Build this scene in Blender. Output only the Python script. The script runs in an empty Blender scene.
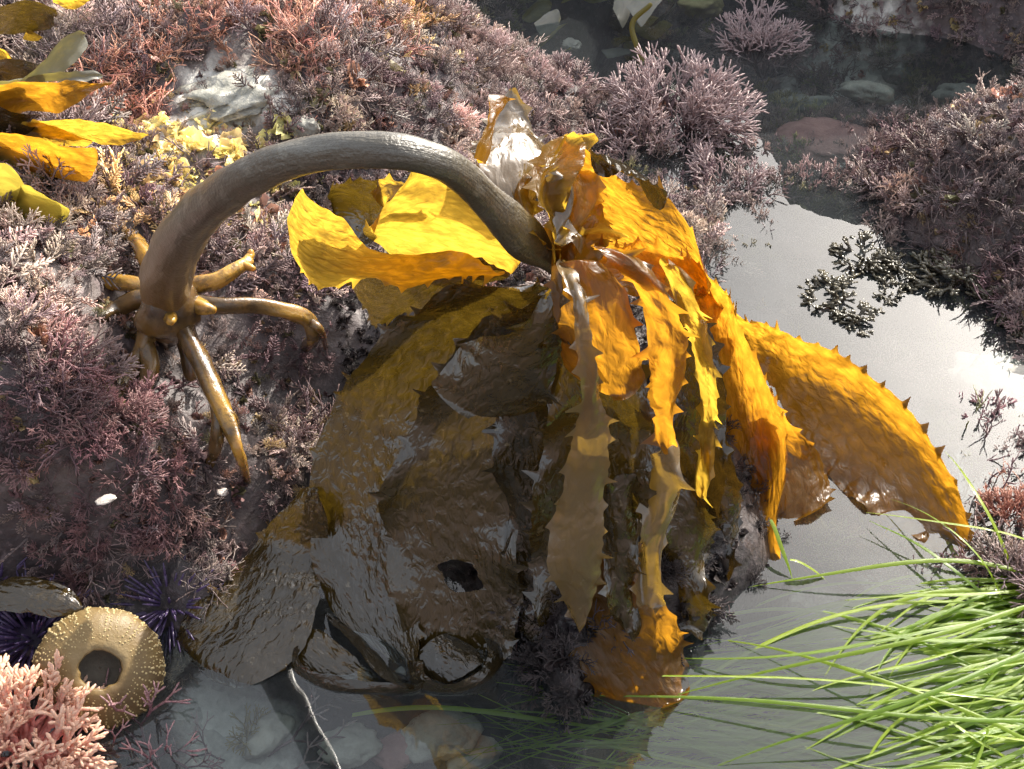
import bpy, bmesh, math, random
import numpy as np
from mathutils import Vector, Matrix, noise, Quaternion
random.seed(7); rng = np.random.default_rng(7)
sc = bpy.context.scene; COL = sc.collection
R = math.radians

# ------------------------------------------------------------ camera, sky, sun, exposure
PITCH, DIST, HFOV = 42.0, 0.90, 48.0
CAM = Vector((0, -DIST*math.cos(R(PITCH)), DIST*math.sin(R(PITCH))))
FPX = 512/math.tan(R(HFOV/2))
cd = bpy.data.cameras.new('camera'); cam = bpy.data.objects.new('camera', cd); COL.objects.link(cam)
cam.location = CAM; cam.rotation_euler = (R(90-PITCH), 0, 0)
cd.sensor_fit = 'HORIZONTAL'; cd.angle = R(HFOV); cd.clip_start = 0.01; cd.clip_end = 200
sc.camera = cam
SUN_AZ, SUN_EL = 37.0, 36.0
w = bpy.data.worlds.new('World'); sc.world = w; w.use_nodes = True
wn = w.node_tree; sky = wn.nodes.new('ShaderNodeTexSky'); sky.sky_type = 'NISHITA'; sky.sun_disc = False
sky.sun_elevation = R(SUN_EL); sky.sun_rotation = R(SUN_AZ); sky.dust_density = 5.0; sky.air_density = 1.0; sky.ozone_density = 0.6
hs = wn.nodes.new('ShaderNodeHueSaturation'); hs.inputs['Saturation'].default_value = 0.5   # hazy, nearly white sky
veil = wn.nodes.new('ShaderNodeMix'); veil.data_type = 'RGBA'; veil.blend_type = 'ADD'; veil.inputs[0].default_value = 1
veil.inputs[7].default_value = (1.4, 1.45, 1.5, 1)                                           # thin even high cloud
wn.links.new(sky.outputs[0], hs.inputs['Color']); wn.links.new(hs.outputs[0], veil.inputs[6]); wn.links.new(veil.outputs[2], wn.nodes['Background'].inputs[0])
wn.nodes['Background'].inputs[1].default_value = 0.15
sl = bpy.data.lights.new('sun', 'SUN'); sl.energy = 4.4; sl.angle = R(0.53); sl.color = (1, .93, .82)
so = bpy.data.objects.new('sun', sl); COL.objects.link(so)
so.rotation_euler = (R(90-SUN_EL), 0, R(180-SUN_AZ)); so.location = (1, 2, 2)
sc.view_settings.view_transform = 'Standard'; sc.view_settings.look = 'None'
sc.view_settings.exposure = 0.88; sc.view_settings.gamma = 1
sc.cycles.max_bounces = 8; sc.cycles.transparent_max_bounces = 12
sc.cycles.use_denoising = True

# ------------------------------------------------------------ helpers
SP, CP = math.sin(R(PITCH)), math.cos(R(PITCH))
def P(px, py, z=0.0):
    a = (px-512)/FPX; b = (384.5-py)/FPX
    d = Vector((a, CP + b*SP, -SP + b*CP))
    t = (z-CAM.z)/d.z
    return CAM + d*t
def pixsize(p): return (p-CAM).dot(Vector((0, CP, -SP)))/FPX
def tag(o, label=None, cat=None, group=None, kind=None):
    for k, v in (('label', label), ('category', cat), ('group', group), ('kind', kind)):
        if v: o[k] = v
    return o
def empty(name, loc, label, cat, group=None):
    o = bpy.data.objects.new(name, None); o.empty_display_size = .02; o.location = loc; COL.objects.link(o)
    return tag(o, label, cat, group)
def meshobj(name, V, F, mat, parent=None, uv=None, smooth=True, tip=None):
    me = bpy.data.meshes.new(name); me.from_pydata([tuple(v) for v in V], [], F)
    if smooth: me.polygons.foreach_set('use_smooth', [True]*len(me.polygons))
    if uv is not None:
        ul = me.uv_layers.new(name='UVMap'); li = np.zeros(len(me.loops), dtype=np.int32); me.loops.foreach_get('vertex_index', li)
        ul.data.foreach_set('uv', np.asarray(uv, dtype=np.float32)[li].ravel())
    if tip is not None:
        at = me.attributes.new('tip', 'FLOAT', 'POINT'); at.data.foreach_set('value', np.asarray(tip, dtype=np.float32))
    me.update()
    if mat: me.materials.append(mat)
    o = bpy.data.objects.new(name, me); COL.objects.link(o)
    if parent:
        o.parent = parent; o.matrix_parent_inverse = Matrix.Translation(parent.location).inverted()
    return o
def catmull(pts, n):
    pts = np.asarray(pts, float); m = len(pts); out = []
    for i in range(n):
        t = i/(n-1)*(m-1); k = min(int(t), m-2); f = t-k
        p0 = pts[k-1] if k > 0 else 2*pts[0]-pts[1]; p1 = pts[k]; p2 = pts[k+1]
        p3 = pts[k+2] if k+2 < m else 2*pts[-1]-pts[-2]
        out.append(.5*((2*p1)+(-p0+p2)*f+(2*p0-5*p1+4*p2-p3)*f*f+(-p0+3*p1-3*p2+p3)*f**3))
    return np.array(out)
def nz(x, y, z, s=1.0): return noise.noise(Vector((x*s, y*s, z*s)))
def fbm(x, y, z, s, o=4): return noise.fractal(Vector((x*s, y*s, z*s)), 1.0, 2.0, o)

# ------------------------------------------------------------ materials
class NT:
    def __init__(s, name):
        s.m = bpy.data.materials.new(name); s.m.use_nodes = True; s.t = s.m.node_tree
        s.t.nodes.clear(); s.out = s.t.nodes.new('ShaderNodeOutputMaterial')
    def n(s, typ, **kw):
        nd = s.t.nodes.new('ShaderNode'+typ); ins = kw.pop('ins', {})
        for k, v in kw.items(): setattr(nd, k, v)
        for k, v in ins.items(): s.set(nd.inputs[k], v)
        return nd
    def set(s, sock, v):
        if isinstance(v, bpy.types.NodeSocket): s.t.links.new(v, sock)
        elif isinstance(v, bpy.types.Node): s.t.links.new(v.outputs[0], sock)
        else:
            if sock.type == 'RGBA' and len(v) == 3: v = (*v, 1)
            sock.default_value = v
    def noise(s, scale, detail=4, vec=None, rough=.55, dist=0):
        nd = s.n('TexNoise', ins={'Scale': scale, 'Detail': detail, 'Roughness': rough, 'Distortion': dist})
        if vec: s.set(nd.inputs['Vector'], vec)
        return nd.outputs['Fac']
    def ramp(s, fac, stops):
        nd = s.n('ValToRGB', ins={'Fac': fac}); e = nd.color_ramp.elements
        for i, (p, c) in enumerate(stops):
            el = e[i] if i < 2 else e.new(p)
            el.position = p; el.color = (*c, 1) if len(c) == 3 else c
        return nd.outputs['Color']
    def mixc(s, f, a, b, mode='MIX'):
        nd = s.n('Mix', data_type='RGBA', blend_type=mode); s.set(nd.inputs[0], f); s.set(nd.inputs[6], a); s.set(nd.inputs[7], b)
        return nd.outputs[2]
    def math(s, op, a, b=0.0, c=0.0):
        nd = s.n('Math', operation=op); s.set(nd.inputs[0], a); s.set(nd.inputs[1], b); s.set(nd.inputs[2], c); return nd.outputs[0]
    def bump(s, h, strength, dist, prev=None):
        nd = s.n('Bump', ins={'Height': h, 'Strength': strength, 'Distance': dist})
        if prev: s.set(nd.inputs['Normal'], prev)
        return nd.outputs[0]
    def finish(s, sh): s.t.links.new(sh if isinstance(sh, bpy.types.NodeSocket) else sh.outputs[0], s.out.inputs['Surface']); return s.m

def kelp_mat(name, base_a, base_b, trans, tmix=.5, rough=.22, spec=.8, coat=.6, rug=.8, scale=1.0, vor=.55):
    k = NT(name); uv = k.n('UVMap').outputs[0]; geo = k.n('NewGeometry').outputs['Position']
    mp = k.n('Mapping', ins={'Vector': uv, 'Scale': (85*scale*(.6 if vor < .3 else 1), 150*scale, 1)}).outputs[0]
    wob = k.n('VectorMath', operation='ADD', ins={0: mp, 1: k.n('TexNoise', ins={'Vector': mp, 'Scale': .7, 'Detail': 2.0}).outputs['Color']}).outputs[0]
    vo = k.n('TexVoronoi', feature='SMOOTH_F1', ins={'Vector': wob, 'Scale': .9, 'Smoothness': .6}).outputs['Distance']
    rugn = k.math('ADD', k.math('MULTIPLY', vo, vor), k.math('MULTIPLY', k.noise(1.0, 2.5, mp, .5, .8), 1.1-vor))
    fine = k.noise(900, 3, geo)
    patch = k.noise(14, 4, geo)
    col = k.mixc(k.ramp(patch, [(.35, (0, 0, 0)), (.68, (1, 1, 1))]), base_a, base_b)
    spots = k.ramp(k.noise(160, 3, geo), [(.66, (0, 0, 0)), (.72, (1, 1, 1))])
    col = k.mixc(k.math('MULTIPLY', spots, .35), col, (.30, .24, .14))
    nrm = k.bump(rugn, rug, .0035); nrm = k.bump(fine, .12, .0006, nrm)
    wet = k.ramp(k.noise(22, 3, geo), [(.35, (rough*.8,)*3), (.7, (rough*1.5,)*3)])
    p = k.n('BsdfPrincipled', ins={'Base Color': col, 'Roughness': wet, 'Normal': nrm, 'IOR': 1.5,
            'Specular IOR Level': spec, 'Coat Weight': coat, 'Coat Roughness': .06, 'Coat IOR': 1.5, 'Coat Normal': nrm})
    # thickness of the blade varies: thin hollows between the corrugations let more light through
    tc = k.mixc(k.ramp(rugn, [(.40, (0, 0, 0)), (.60, (1, 1, 1))]), trans, tuple(c*.66 for c in trans))
    tc = k.mixc(k.math('MULTIPLY', patch, .2), tc, tuple(c*.55 for c in trans))
    tr = k.n('BsdfTranslucent', ins={'Color': tc, 'Normal': nrm})
    old = k.ramp(k.noise(30, 5, geo, .6), [(.36, (.5*tmix,)*3), (.46, (tmix,)*3)])
    mx = k.n('MixShader', ins={0: old, 1: p.outputs[0], 2: tr.outputs[0]})
    return k.finish(mx)
M = {}
M['kelp_yellow'] = kelp_mat('kelp_yellow', (.20, .11, .012), (.13, .075, .012), (.86, .52, .05), .62, .3, .45, .2, .9, 1.5)
M['kelp_orange'] = kelp_mat('kelp_orange', (.15, .07, .008), (.10, .05, .008), (.84, .38, .025), .58, .25, .5, .25, .8, 1.2)
M['kelp_brown'] = kelp_mat('kelp_brown', (.050, .031, .007), (.030, .021, .007), (.36, .22, .02), .10, .075, .75, .6, .6, 1.45, .38)
M['kelp_dark'] = kelp_mat('kelp_dark', (.030, .021, .008), (.020, .015, .007), (.30, .16, .02), .08, .075, .7, .5, .55, 1.45, .38)
M['kelp_pale'] = kelp_mat('kelp_pale', (.17, .115, .05), (.10, .065, .025), (.70, .42, .06), .20, .2, .9, .9, .55)
M['weed_grey'] = kelp_mat('weed_grey', (.20, .20, .17), (.13, .13, .11), (.5, .42, .1), .25, .5, .5, .2, .25)
M['weed_olive'] = kelp_mat('weed_olive', (.16, .14, .03), (.10, .09, .03), (.75, .6, .08), .45, .4, .5, .2, .25)

k = NT('stipe_skin'); geo = k.n('NewGeometry').outputs['Position']; uv = k.n('UVMap').outputs[0]
ln = k.noise(1.0, 4, k.n('Mapping', ins={'Vector': uv, 'Scale': (60, 260, 1)}).outputs[0])
gr = k.noise(420, 4, geo)
col = k.ramp(k.noise(24, 4, geo), [(.3, (.052, .042, .022)), (.7, (.115, .10, .066))])
col = k.mixc(k.math('MULTIPLY', ln, .5), col, (.045, .028, .012))
col = k.mixc(k.math('MULTIPLY', k.ramp(k.noise(75, 5, geo, .65), [(.56, (0, 0, 0)), (.64, (1, 1, 1))]), .45), col, (.22, .20, .15))
col = k.mixc(k.math('MULTIPLY', k.ramp(k.noise(38, 5, geo, .7), [(.55, (0, 0, 0)), (.68, (1, 1, 1))]), .7), col, (.030, .022, .012))
sep = k.n('SeparateXYZ', ins={0: uv}).outputs[0]
col = k.mixc(k.ramp(sep, [(.0, (1, 1, 1)), (.16, (0, 0, 0))]), col, (.17, .085, .018))
nrm = k.bump(gr, .6, .0016); nrm = k.bump(ln, .5, .0015, nrm)
M['stipe'] = k.finish(k.n('BsdfPrincipled', ins={'Base Color': col, 'Roughness': .40, 'Normal': nrm, 'Specular IOR Level': .9, 'Coat Weight': .5, 'Coat Roughness': .25}))
k = NT('hapteron'); geo = k.n('NewGeometry').outputs['Position']; uv = k.n('UVMap').outputs[0]
a = k.n('Attribute', attribute_name='tip').outputs['Fac']
col = k.mixc(a, k.ramp(k.noise(60, 3, geo), [(.35, (.045, .030, .018)), (.65, (.12, .068, .024))]), (.50, .28, .04))
col = k.mixc(k.math('MULTIPLY', k.ramp(k.noise(90, 5, geo, .7), [(.5, (0, 0, 0)), (.62, (1, 1, 1))]), .6), col, (.035, .024, .015))
nrm = k.bump(k.noise(240, 5, geo, .65), .5, .0016)
M['hapteron'] = k.finish(k.n('BsdfPrincipled', ins={'Base Color': col, 'Roughness': .24, 'Normal': nrm, 'Subsurface Weight': .25, 'Subsurface Radius': (.012, .006, .001), 'Subsurface Scale': 1.0, 'Coat Weight': .5, 'Coat Roughness': .12}))

def algae_mat(name, tipcol, trans=.25, rough=.5, tint=True, base=(.2, .1, .1), spec=.4):
    k = NT(name)
    if tint: c = k.n('Attribute', attribute_type='INSTANCER', attribute_name='tint').outputs['Color']
    else:
        geo = k.n('NewGeometry').outputs['Position']
        c = k.mixc(k.ramp(k.noise(70, 3, geo), [(.35, (0, 0, 0)), (.65, (1, 1, 1))]), base, tuple(min(1, x*1.5+.01) for x in base))
    tp = k.n('Attribute', attribute_name='tip').outputs['Fac']
    if tint: tcol = k.mixc(1.0, k.mixc(1.0, c, (1.95, 1.9, 1.8), 'MULTIPLY'), tuple(x*.035 for x in tipcol), 'ADD')
    else: tcol = tipcol
    c2 = k.mixc(k.ramp(tp, [(.45, (0, 0, 0)), (1.0, (1, 1, 1))]), c, tcol)
    p = k.n('BsdfPrincipled', ins={'Base Color': c2, 'Roughness': rough, 'Specular IOR Level': spec})
    t = k.n('BsdfTranslucent', ins={'Color': c2})
    return k.finish(k.n('MixShader', ins={0: trans, 1: p.outputs[0], 2: t.outputs[0]}))
M['turf'] = algae_mat('coralline_turf', (.62, .50, .44), .25, .42)
M['bush'] = algae_mat('coralline_bush', (.50, .38, .37), .25, .45, False, (.15, .10, .105))
M['bush_pink'] = algae_mat('coralline_pink', (.90, .62, .46), .3, .45, False, (.62, .26, .22))
M['bush_wine'] = algae_mat('coralline_wine', (.42, .24, .25), .2, .35, False, (.13, .045, .06))
M['red_tuft'] = algae_mat('red_tuft', (.5, .25, .18), .3, .4, False, (.22, .07, .05))
M['dark_weed'] = algae_mat('dark_weed', (.10, .085, .05), .2, .25, False, (.040, .029, .016), .8)

def rock_mat():
    k = NT('reef_rock'); geo = k.n('NewGeometry').outputs['Position']
    pale = k.n('Attribute', attribute_name='pale').outputs['Fac']
    n1 = k.noise(16, 6, geo, .65); n2 = k.noise(130, 5, geo, .65)
    col = k.ramp(n1, [(.3, (.030, .024, .024)), (.5, (.075, .055, .056)), (.72, (.13, .10, .085))])
    col = k.mixc(k.ramp(n2, [(.55, (0, 0, 0)), (.72, (1, 1, 1))]), col, (.20, .15, .15))
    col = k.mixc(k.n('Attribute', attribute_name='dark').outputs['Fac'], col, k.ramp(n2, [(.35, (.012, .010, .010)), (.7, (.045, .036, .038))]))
    vor = k.n('TexVoronoi', ins={'Vector': geo, 'Scale': 95.0}); 
    grav = k.mixc(k.ramp(k.noise(200, 4, geo), [(.3, (0, 0, 0)), (.7, (1, 1, 1))]), (.42, .41, .36), (.80, .77, .70))
    grav = k.mixc(.5, grav, k.ramp(k.n('SeparateColor', ins={0: vor.outputs['Color']}).outputs[0], [(0., (.2, .18, .16)), (1., (.7, .68, .62))]))
    pm = k.ramp(k.math('ADD', pale, k.math('MULTIPLY', k.math('SUBTRACT', k.noise(45, 4, geo), .5), .5)), [(.4, (0, 0, 0)), (.6, (1, 1, 1))])
    col = k.mixc(pm, col, grav)
    nrm = k.bump(n2, .6, .004); nrm = k.bump(vor.outputs['Distance'], .35, .003, nrm)
    ro = k.ramp(k.noise(40, 3, geo), [(.35, (.42,)*3), (.65, (.75,)*3)])
    return k.finish(k.n('BsdfPrincipled', ins={'Base Color': col, 'Roughness': ro, 'Normal': nrm, 'Specular IOR Level': .6}))
M['rock'] = rock_mat()
def stone_mat(name, a, b, rough=.6):
    k = NT(name); geo = k.n('NewGeometry').outputs['Position']
    col = k.ramp(k.noise(60, 5, geo, .65), [(.3, a), (.7, b)])
    nrm = k.bump(k.noise(220, 5, geo, .65), .5, .003)
    return k.finish(k.n('BsdfPrincipled', ins={'Base Color': col, 'Roughness': rough, 'Normal': nrm}))
M['test_inside'] = stone_mat('test_inside', (.05, .04, .028), (.15, .125, .09))
M['stone_pale'] = stone_mat('pale_stone', (.34, .32, .27), (.62, .58, .50))
M['stone_grey'] = stone_mat('grey_stone', (.13, .13, .115), (.30, .29, .25))
M['stone_pink'] = stone_mat('pink_stone', (.30, .15, .14), (.46, .26, .23))
M['stone_tan'] = stone_mat('tan_stone', (.36, .28, .12), (.6, .5, .25))
M['stone_wet'] = stone_mat('wet_white_rock', (.20, .20, .17), (.60, .58, .50), .22)
M['shell_white'] = stone_mat('white_shell', (.42, .36, .32), (.66, .60, .54), .35)

k = NT('water'); geo = k.n('NewGeometry').outputs['Position']
rip = k.bump(k.noise(1.0, 2, k.n('Mapping', ins={'Vector': geo, 'Scale': (6, 12, 6)}).outputs[0], .5), .085, .010)
fr = k.n('Fresnel', ins={'IOR': 1.5, 'Normal': rip}).outputs[0]
tr = k.n('BsdfTransparent', ins={'Color': (.80, .87, .86)})
mur = k.n('BsdfDiffuse', ins={'Color': (.46, .52, .54)})
cloud = k.ramp(k.noise(5, 3, geo), [(.3, (.025,)*3), (.7, (.05,)*3)])
body = k.n('MixShader', ins={0: cloud, 1: tr.outputs[0], 2: mur.outputs[0]})
gl = k.n('BsdfGlossy', ins={'Color': (1, 1, 1), 'Roughness': .005, 'Normal': rip})
M['water'] = k.finish(k.n('MixShader', ins={0: fr, 1: body.outputs[0], 2: gl.outputs[0]}))

k = NT('surfgrass'); uv = k.n('UVMap').outputs[0]; oi = k.n('ObjectInfo').outputs['Random']; geo = k.n('NewGeometry').outputs['Position']
c = k.mixc(oi, k.mixc(k.noise(30, 3, geo), (.045, .11, .006), (.13, .25, .010)), (.24, .33, .012))
st = k.noise(1.0, 2, k.n('Mapping', ins={'Vector': uv, 'Scale': (20, 9, 1)}).outputs[0])
c = k.mixc(k.math('MULTIPLY', st, .4), c, (.20, .22, .03))
p = k.n('BsdfPrincipled', ins={'Base Color': c, 'Roughness': .32, 'Specular IOR Level': .5, 'Coat Weight': .15, 'Coat Roughness': .1, 'Normal': k.bump(st, .3, .001)})
t = k.n('BsdfTranslucent', ins={'Color': (.50, .76, .02, 1)})
M['grass'] = k.finish(k.n('MixShader', ins={0: .35, 1: p.outputs[0], 2: t.outputs[0]}))
k = NT('urchin_test'); geo = k.n('NewGeometry').outputs['Position']
c = k.ramp(k.noise(35, 4, geo), [(.3, (.10, .06, .022)), (.55, (.19, .125, .045)), (.8, (.26, .195, .10))])
M['test'] = k.finish(k.n('BsdfPrincipled', ins={'Base Color': c, 'Roughness': .5, 'Normal': k.bump(k.noise(500, 3, geo), .4, .001)}))
k = NT('tubercle'); M['tubercle'] = k.finish(k.n('BsdfPrincipled', ins={'Base Color': (.44, .34, .16, 1), 'Roughness': .4}))
k = NT('urchin_spine'); M['spine'] = k.finish(k.n('BsdfPrincipled', ins={'Base Color': (.070, .046, .115, 1), 'Roughness': .35, 'Specular IOR Level': .6}))
k = NT('urchin_body'); M['urchin_body'] = k.finish(k.n('BsdfPrincipled', ins={'Base Color': (.025, .016, .04, 1), 'Roughness': .5}))

# ------------------------------------------------------------ terrain: one sheet of reef rock
CPX = [ # (px, py, z)
 (0,0,.17),(-150,150,.19),(120,0,.17),(250,0,.16),(400,0,.11),(480,40,.06),(545,75,.0),(500,130,.04),(400,100,.12),(300,110,.145),
 (200,100,.155),(100,100,.165),(0,120,.18),(100,200,.155),(0,250,.17),(170,335,.10),(210,400,.082),(240,450,.066),(120,380,.096),(285,320,.082),(130,290,.12),(230,285,.115),(100,330,.13),(250,250,.12),(250,340,.085),
 (330,250,.085),(320,340,.065),(345,410,.03),(300,420,.05),(280,500,.02),(230,450,.07),(120,440,.115),(0,420,.15),(160,520,.075),
 (50,530,.095),(230,560,.005),(180,600,-.005),(60,600,.015),(100,640,-.015),(0,660,.0),(-100,650,.03),(100,720,-.025),(30,769,-.02),(190,700,-.04),(-80,760,.0),
 (430,220,.06),(480,200,.05),(540,260,.15),(430,330,.115),(420,420,.075),(350,480,.03),(350,560,.0),(400,560,.005),(320,640,-.03),
 (480,480,.050),(470,560,.012),(560,330,.17),(560,450,.11),(560,540,.045),(545,640,.018),(515,600,.010),(575,705,.004),(560,680,.014),(590,735,-.03),(640,640,.015),(640,560,.045),(700,625,.010),(715,560,.03),(735,535,.032),(745,575,.012),(700,605,.018),(770,550,.004),(700,470,.06),
 (640,400,.115),(650,300,.14),(600,230,.12),(720,330,.02),(740,400,.015),(755,480,.01),(420,640,-.02),(470,690,-.04),
 (780,290,-.045),(820,250,-.05),(900,300,-.04),(800,400,-.05),(880,400,-.05),(860,500,-.05),(800,560,-.05),(760,650,-.06),(700,700,-.06),(640,740,-.07),
 (400,740,-.06),(300,740,-.05),(520,760,-.08),(230,760,-.05),(850,650,-.06),(800,760,-.07),(960,440,-.02),(1010,420,-.03),(1005,500,-.004),(1000,560,.002),(940,575,-.01),(960,660,-.04),(1050,600,.01),(1100,700,.0),
 (1000,220,.045),(1020,110,.075),(1100,150,.09),(920,155,.03),(870,185,-.004),(930,250,.002),(985,285,.004),(1020,330,.0),(1080,330,.02),(870,240,-.02),(1060,420,-.01),
 (700,150,-.012),(760,215,-.012),(660,110,.0),(800,130,-.045),(880,110,-.05),(840,150,-.03),(800,215,-.02),(575,50,-.14),(610,20,-.15),(580,110,-.06),(620,170,-.01),(680,220,-.01),(700,20,-.12),(780,60,-.09),(830,80,-.06),(950,80,-.04),(560,160,.0),
 (520,0,-.10),(640,60,-.08)]
WPX = [(.25,.75,-.05),(.42,.68,.05),(.55,.62,.10),(.7,.6,.16),(0,.78,-.08),(.15,.78,-.06),(-.2,.75,.06),(-.8,.9,.2)] + [(x, y, z) for y in (.93, 1.15, 1.35) for x, z in ((-.8, .2), (-.4, .16), (-.2, .18), (-.05, .25), (.1, .33), (.25, .38), (.45, .42), (.65, .44), (.9, .44))] + [(-.8,.3,.24),(-.7,-.2,.16),(-.5,-.5,.05),(0,-.55,-.07),(.4,-.5,-.05),(.8,-.2,.06),(.9,.3,.12),(0,-1.0,.0),(.6,-1.0,.05),(-.6,-1.0,.10),(0,-1.5,.4),(-.9,-1.5,.5),(.9,-1.5,.4),(0,-2.1,.9),(-1,-2.1,.9),(1,-2.1,.9)]  # last points: unseen bank behind the camera, added to block sky in blade reflections
pts = np.array([tuple(P(*c)) for c in CPX] + WPX)
def tps_fit(p, reg=2e-4):
    n = len(p); d = np.hypot(p[:, None, 0]-p[None, :, 0], p[:, None, 1]-p[None, :, 1])
    K = np.where(d > 0, d*d*np.log(d+1e-12), 0) + reg*np.eye(n)
    Q = np.c_[np.ones(n), p[:, :2]]; A = np.block([[K, Q], [Q.T, np.zeros((3, 3))]])
    return np.linalg.solve(A, np.r_[p[:, 2], 0, 0, 0])
TPS = tps_fit(pts)
def base_h(X, Y):
    X = np.asarray(X, float); Y = np.asarray(Y, float); sh = X.shape; X = np.clip(X.ravel(), -1, 1.1); Y = np.clip(Y.ravel(), -2.2, 1.4)
    d = np.hypot(X[:, None]-pts[None, :, 0], Y[:, None]-pts[None, :, 1])
    z = np.where(d > 0, d*d*np.log(d+1e-12), 0) @ TPS[:-3] + TPS[-3] + TPS[-2]*X + TPS[-1]*Y
    return np.clip(z, -.17, np.where(Y < -.9, 1.5, .46)).reshape(sh)
xs = np.r_[-30, -10, -4, -2.2, -1.4, np.linspace(-1.0, 1.1, 264), 1.5, 2.4, 5, 12, 30]
ys = np.r_[-30, -10, -4, np.linspace(-2.4, -.7, 24), np.linspace(-.62, 1.35, 248), 1.7, 3, 6, 14, 40]
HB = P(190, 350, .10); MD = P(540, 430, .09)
GX, GY = np.meshgrid(xs, ys); GZ = base_h(GX, GY)
for j in range(GZ.shape[0]):
    for i in range(GZ.shape[1]):
        x, y = GX[j, i], GY[j, i]
        GZ[j, i] += .030*fbm(x, y, 3.1, 7, 5)*(.55 if GZ[j, i] < .01 else 1)*(1-.75*math.exp(-((x-MD.x)**2+(y-MD.y)**2)/.17**2)) + .006*fbm(x, y, 9, 45, 3)
        if -1 < x < 1 and -.6 < y < 1.3: GZ[j, i] += .016*(abs(fbm(x, y, 21, 13, 3))-.25)*(1 if GZ[j, i] > .01 else .4)*(1-.9*math.exp(-((x-HB.x)**2+(y-HB.y)**2)/.06**2))
nx, ny = len(xs), len(ys)
V = np.c_[GX.ravel(), GY.ravel(), GZ.ravel()]
F = [(j*nx+i, j*nx+i+1, (j+1)*nx+i+1, (j+1)*nx+i) for j in range(ny-1) for i in range(nx-1)]
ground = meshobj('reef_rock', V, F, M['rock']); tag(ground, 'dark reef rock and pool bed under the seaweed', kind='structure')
def proj(X, Y, Z):
    dx = X-CAM.x; dy = Y-CAM.y; dz = Z-CAM.z
    dep = dy*CP - dz*SP; up = dy*SP + dz*CP
    return 512+FPX*dx/dep, 384.5-FPX*up/dep, dep
def bump2(x, y, c): # soft elliptical spot on the ground: c = (px, py, z, radius_m)
    p = P(c[0], c[1], c[2]); return np.exp(-((x-p.x)**2+(y-p.y)**2)/(c[3]**2))
pale = np.zeros(len(V))
for c in [(300,740,-.05,.08),(400,755,-.06,.06),(470,765,-.06,.05),(240,720,-.04,.05),(800,620,-.05,.05),(225,95,.15,.06),(190,120,.155,.04),(290,110,.145,.03),(900,560,-.03,.04),(970,470,-.01,.05),(850,60,-.03,.10),(960,40,.05,.10),(830,170,-.03,.05),(900,100,-.05,.06)]:
    pale = np.maximum(pale, bump2(V[:, 0], V[:, 1], c)*(1.0 if c[1] > 500 else .75))
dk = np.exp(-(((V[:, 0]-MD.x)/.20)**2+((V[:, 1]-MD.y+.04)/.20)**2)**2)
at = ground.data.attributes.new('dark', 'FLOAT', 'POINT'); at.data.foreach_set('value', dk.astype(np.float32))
at = ground.data.attributes.new('pale', 'FLOAT', 'POINT'); at.data.foreach_set('value', (pale*(1-dk)).astype(np.float32))
from bisect import bisect_right
def H(x, y):
    i = min(max(bisect_right(xs, x)-1, 0), nx-2); j = min(max(bisect_right(ys, y)-1, 0), ny-2)
    fx = (x-xs[i])/(xs[i+1]-xs[i]); fy = (y-ys[j])/(ys[j+1]-ys[j])
    return (GZ[j, i]*(1-fx)+GZ[j, i+1]*fx)*(1-fy)+(GZ[j+1, i]*(1-fx)+GZ[j+1, i+1]*fx)*fy
def on_ground(px, py):
    z = .0
    for _ in range(40):
        p = P(px, py, z); z = .6*z+.4*H(p.x, p.y)
    return P(px, py, z)
# water sheet, level at z = 0
meshobj('water', [(-30, -30, 0), (30, -30, 0), (30, 40, 0), (-30, 40, 0)], [(0, 1, 2, 3)], M['water'])
tag(bpy.data.objects['water'], 'still grey tide pool water', kind='structure')

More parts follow.
